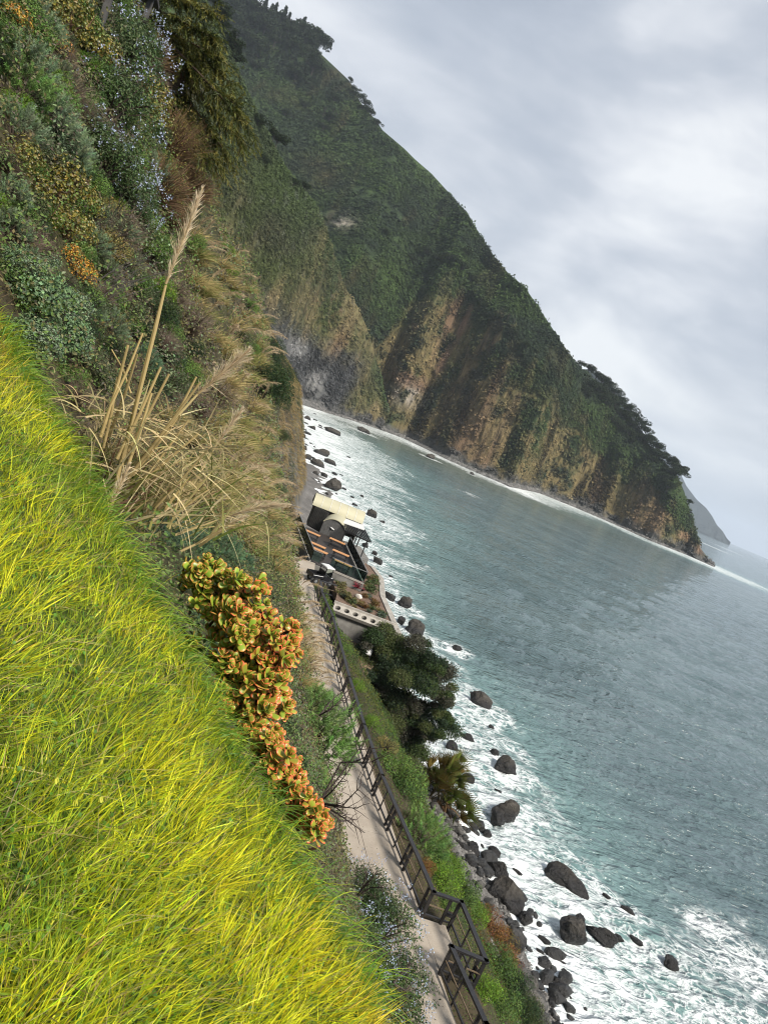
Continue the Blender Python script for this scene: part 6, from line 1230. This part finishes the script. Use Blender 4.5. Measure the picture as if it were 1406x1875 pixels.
p = atz(*cc(872,1225), ZG); t = empty('red_cordyline', tuple(p), label='crimson spiky cordyline in the middle of the garden bed', cat='plant'); mb = MB(); n = 70; mb.blades(np.tile([0,0,.25], (n, 1)), dirs_dome(n, -.1)+np.array([0,0,.35]), .85, .06, .15, 4, vary((.30,.035,.06), n, .1, .25), .1); mb.build('leaves', M_LEAF, t)
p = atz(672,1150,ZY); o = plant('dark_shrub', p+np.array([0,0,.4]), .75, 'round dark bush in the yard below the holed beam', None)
# ------------------------------------------------------------------ trees far off on the ridges
def far_crown(kind, seed):
    g = np.random.default_rng(seed); mb = MB(); tr = MB(); tr.tube([(0,0,-.1),(.02,0,.5),(0,.02,.95)], [.035,.028,.01], 5, (.05,.045,.04), False)
    if kind == 'snag':
        for k in range(7): z = .3+.6*g.random(); a = g.random()*6.28; tr.tube([(0,0,z),(math.cos(a)*.10,math.sin(a)*.10,z+.06)], [.010,.004], 4, (.05,.045,.04), False)
        n = 60; P = np.stack([g.normal(size=n)*.03, g.normal(size=n)*.03, .3+.6*g.random(n)], 1); mb.leaves(P, g.normal(size=(n, 3)), .09, .05, vary((.03,.032,.028), n, .1, .3))
    elif kind == 'conifer':
        n = 420; z = .12+.88*g.random(n)**1.2; r = .24*(1.02-z)*(.5+.6*g.random(n)); a = g.random(n)*6.28; P = np.stack([np.cos(a)*r, np.sin(a)*r, z], 1); mb.leaves(P, np.stack([np.cos(a), np.sin(a), np.full(n, .5)], 1)+g.normal(size=(n, 3))*.4, .13, .07, vary((.022,.032,.02), n, .1, .3))
    else:
        for q in range(9):
            c = np.array([g.normal()*.26, g.normal()*.26, .62+.22*g.random()]); n = 85; d = g.normal(size=(n, 3)); d /= np.linalg.norm(d, axis=1)[:, None]; mb.leaves(c+d*(.12+.1*g.random())*np.array([1.2,1.2,.8]), d+g.normal(size=(n, 3))*.5, .10, .07, vary((.025,.036,.018), n, .12, .3))
            tr.tube([(0,0,.4), c], [.018,.006], 4, (.05,.045,.04), False)
    return mb.mesh('crown'), tr.mesh('trunk')
FT = {k: [far_crown(k, 900+q) for q in range(3)] for k in ('snag', 'conifer', 'broad')}
def ridge_depth(px, py):
    a, e = ray(px, py); best = None
    for V in (SV, HV):
        A = V[1:-1]; az_ = A[..., 0]/A[..., 1]; el_ = (A[..., 2]-30)/A[..., 1]; m = (np.abs(az_-a) < .004)
        if not m.any(): continue
        d = np.where(m, np.abs(el_-e)+np.abs(az_-a)*.5, 9); i = np.unravel_index(np.argmin(d), d.shape)
        if d[i] < .012 and (best is None or A[i][1] < best[1]): best = A[i].copy()
    return best
FLAB = {'snag':'bare dark snag','conifer':'dark conifer','broad':'dark spreading tree'}
def far_tree(kind, px, py, hpx, where, grp):
    p = ridge_depth(px, py)
    if p is None: return
    me = FT[kind][rng.integers(0, 3)]; h = .78*hpx*p[1]/F; px_ = 0; t = empty({'snag':'dead_tree','conifer':'conifer_tree','broad':'ridge_tree'}[kind], (p[0], p[1], p[2]-(.04 if kind != 'broad' else .12)*h), rng.random()*6.28, 1, FLAB[kind]+' '+where, 'tree', grp); t.scale = (h*(1.15 if kind == 'broad' else 1),)*2+(h,); link('crown', me[0], M_SCRUB, t); link('trunk', me[1], M_TWIG, t)
for px, py, h in ((512,48,22),(520,54,34),(526,58,30),(531,60,26),(506,44,18)): far_tree('snag', px, py, h, 'in the row standing on the high skyline', 'dead trees on the high skyline')
for px, py, h in ((545,76,26),(570,86,22),(478,30,40),(490,36,34),(455,25,34),(440,20,36),(470,60,30),(430,60,30),(500,70,30),(452,80,34),(485,100,28),(520,110,26),(420,30,30),(465,130,26),(505,140,24)): far_tree('conifer' if rng.random() < .5 else 'broad', px, py, h, 'in the dark wood on the high left shoulder', 'trees in the wood on the high left shoulder')
for px, py, h in ((640,153,14),(658,186,20),(666,198,22),(678,214,18),(688,230,16),(650,170,16),(672,208,16),(662,205,20),(645,176,16),(610,190,24),(600,225,26),(590,240,22),(520,215,22),(555,200,22)): far_tree('broad', px, py, h, 'by the notch of the mountain skyline', 'trees by the notch of the mountain skyline')
for px, py, h in ((610,225,26),(606,215,24),(590,215,26),(935,600,26),(925,590,24),(985,560,10),(1007,590,10)): far_tree('snag', px, py, h, 'on the face of the mountain', 'dead trees on the mountain face')
for px, py, h in ((1062,674,20),(1075,684,26),(1090,696,26),(1100,705,30),(1110,715,30),(1122,728,30),(1135,742,30),(1146,754,30),(1158,768,30),(1168,784,32),(1180,800,30),(1192,816,28),(1202,830,30),(1212,842,26),(1222,850,30),(1232,858,26),(1240,866,30),(1246,876,26),(1095,725,28),(1115,745,28),(1130,765,26),(1150,785,26),(1175,815,24),(1195,840,24),(1262,925,16)): far_tree('broad', px, py, h, 'in the dark grove on the headland skyline', 'trees of the grove on the headland skyline')
for px, py, h in ((470,235,34),(500,258,30),(512,262,36),(535,345,26),(555,350,24),(480,300,24),(600,395,14)): far_tree('broad', px, py, h, 'on the near coastal slope', 'trees on the near coastal slope')
for px, py, h in ((800,485,26),(820,488,34),(840,500,30),(860,520,24),(780,470,24),(905,590,24),(940,620,24),(960,640,22),(750,480,22),(700,430,20),(850,470,22)): far_tree('broad', px, py, h, 'above the bare cliff of the cove', 'trees above the bare cliff of the cove')
g_ = np.random.default_rng(77)
for k in range(95):
    px = 396+185*g_.random(); py = (px-400)*.42+8+105*g_.random()**1.5-10; far_tree('conifer' if g_.random() < .5 else 'broad', px, py, 26+20*g_.random(), 'in the dark wood on the high left shoulder', 'trees in the wood on the high left shoulder')
for k in range(34):
    q = g_.random(); px = 1048+195*q; py = 668+210*q**1.05+6+45*g_.random()**1.5; far_tree('broad', px, py, 20+14*g_.random(), 'in the dark grove on the headland skyline', 'trees of the grove on the headland skyline')
# leaf litter blown along the landward edge of the path
n = 1600; s_ = rng.random(n)*52-14; nn_ = -2.85+2.6*rng.random(n)**2.6; P = np.array([pw(a, b, ZP+.012) for a, b in zip(s_, nn_)]); mb = MB(); mb.leaves(P, np.array([0,0,1])+rng.normal(size=(n, 3))*.25, .05, .03, vary(np.array([[.10,.07,.035],[.16,.12,.05],[.07,.06,.03]])[rng.integers(0, 3, n)], n, .1, .3), .1); tag(mb.build('leaf_litter', M_LEAF), 'dry leaf litter along the landward edge of the path', None, None, 'stuff')
# lone gnarled tree at the tip of the grove
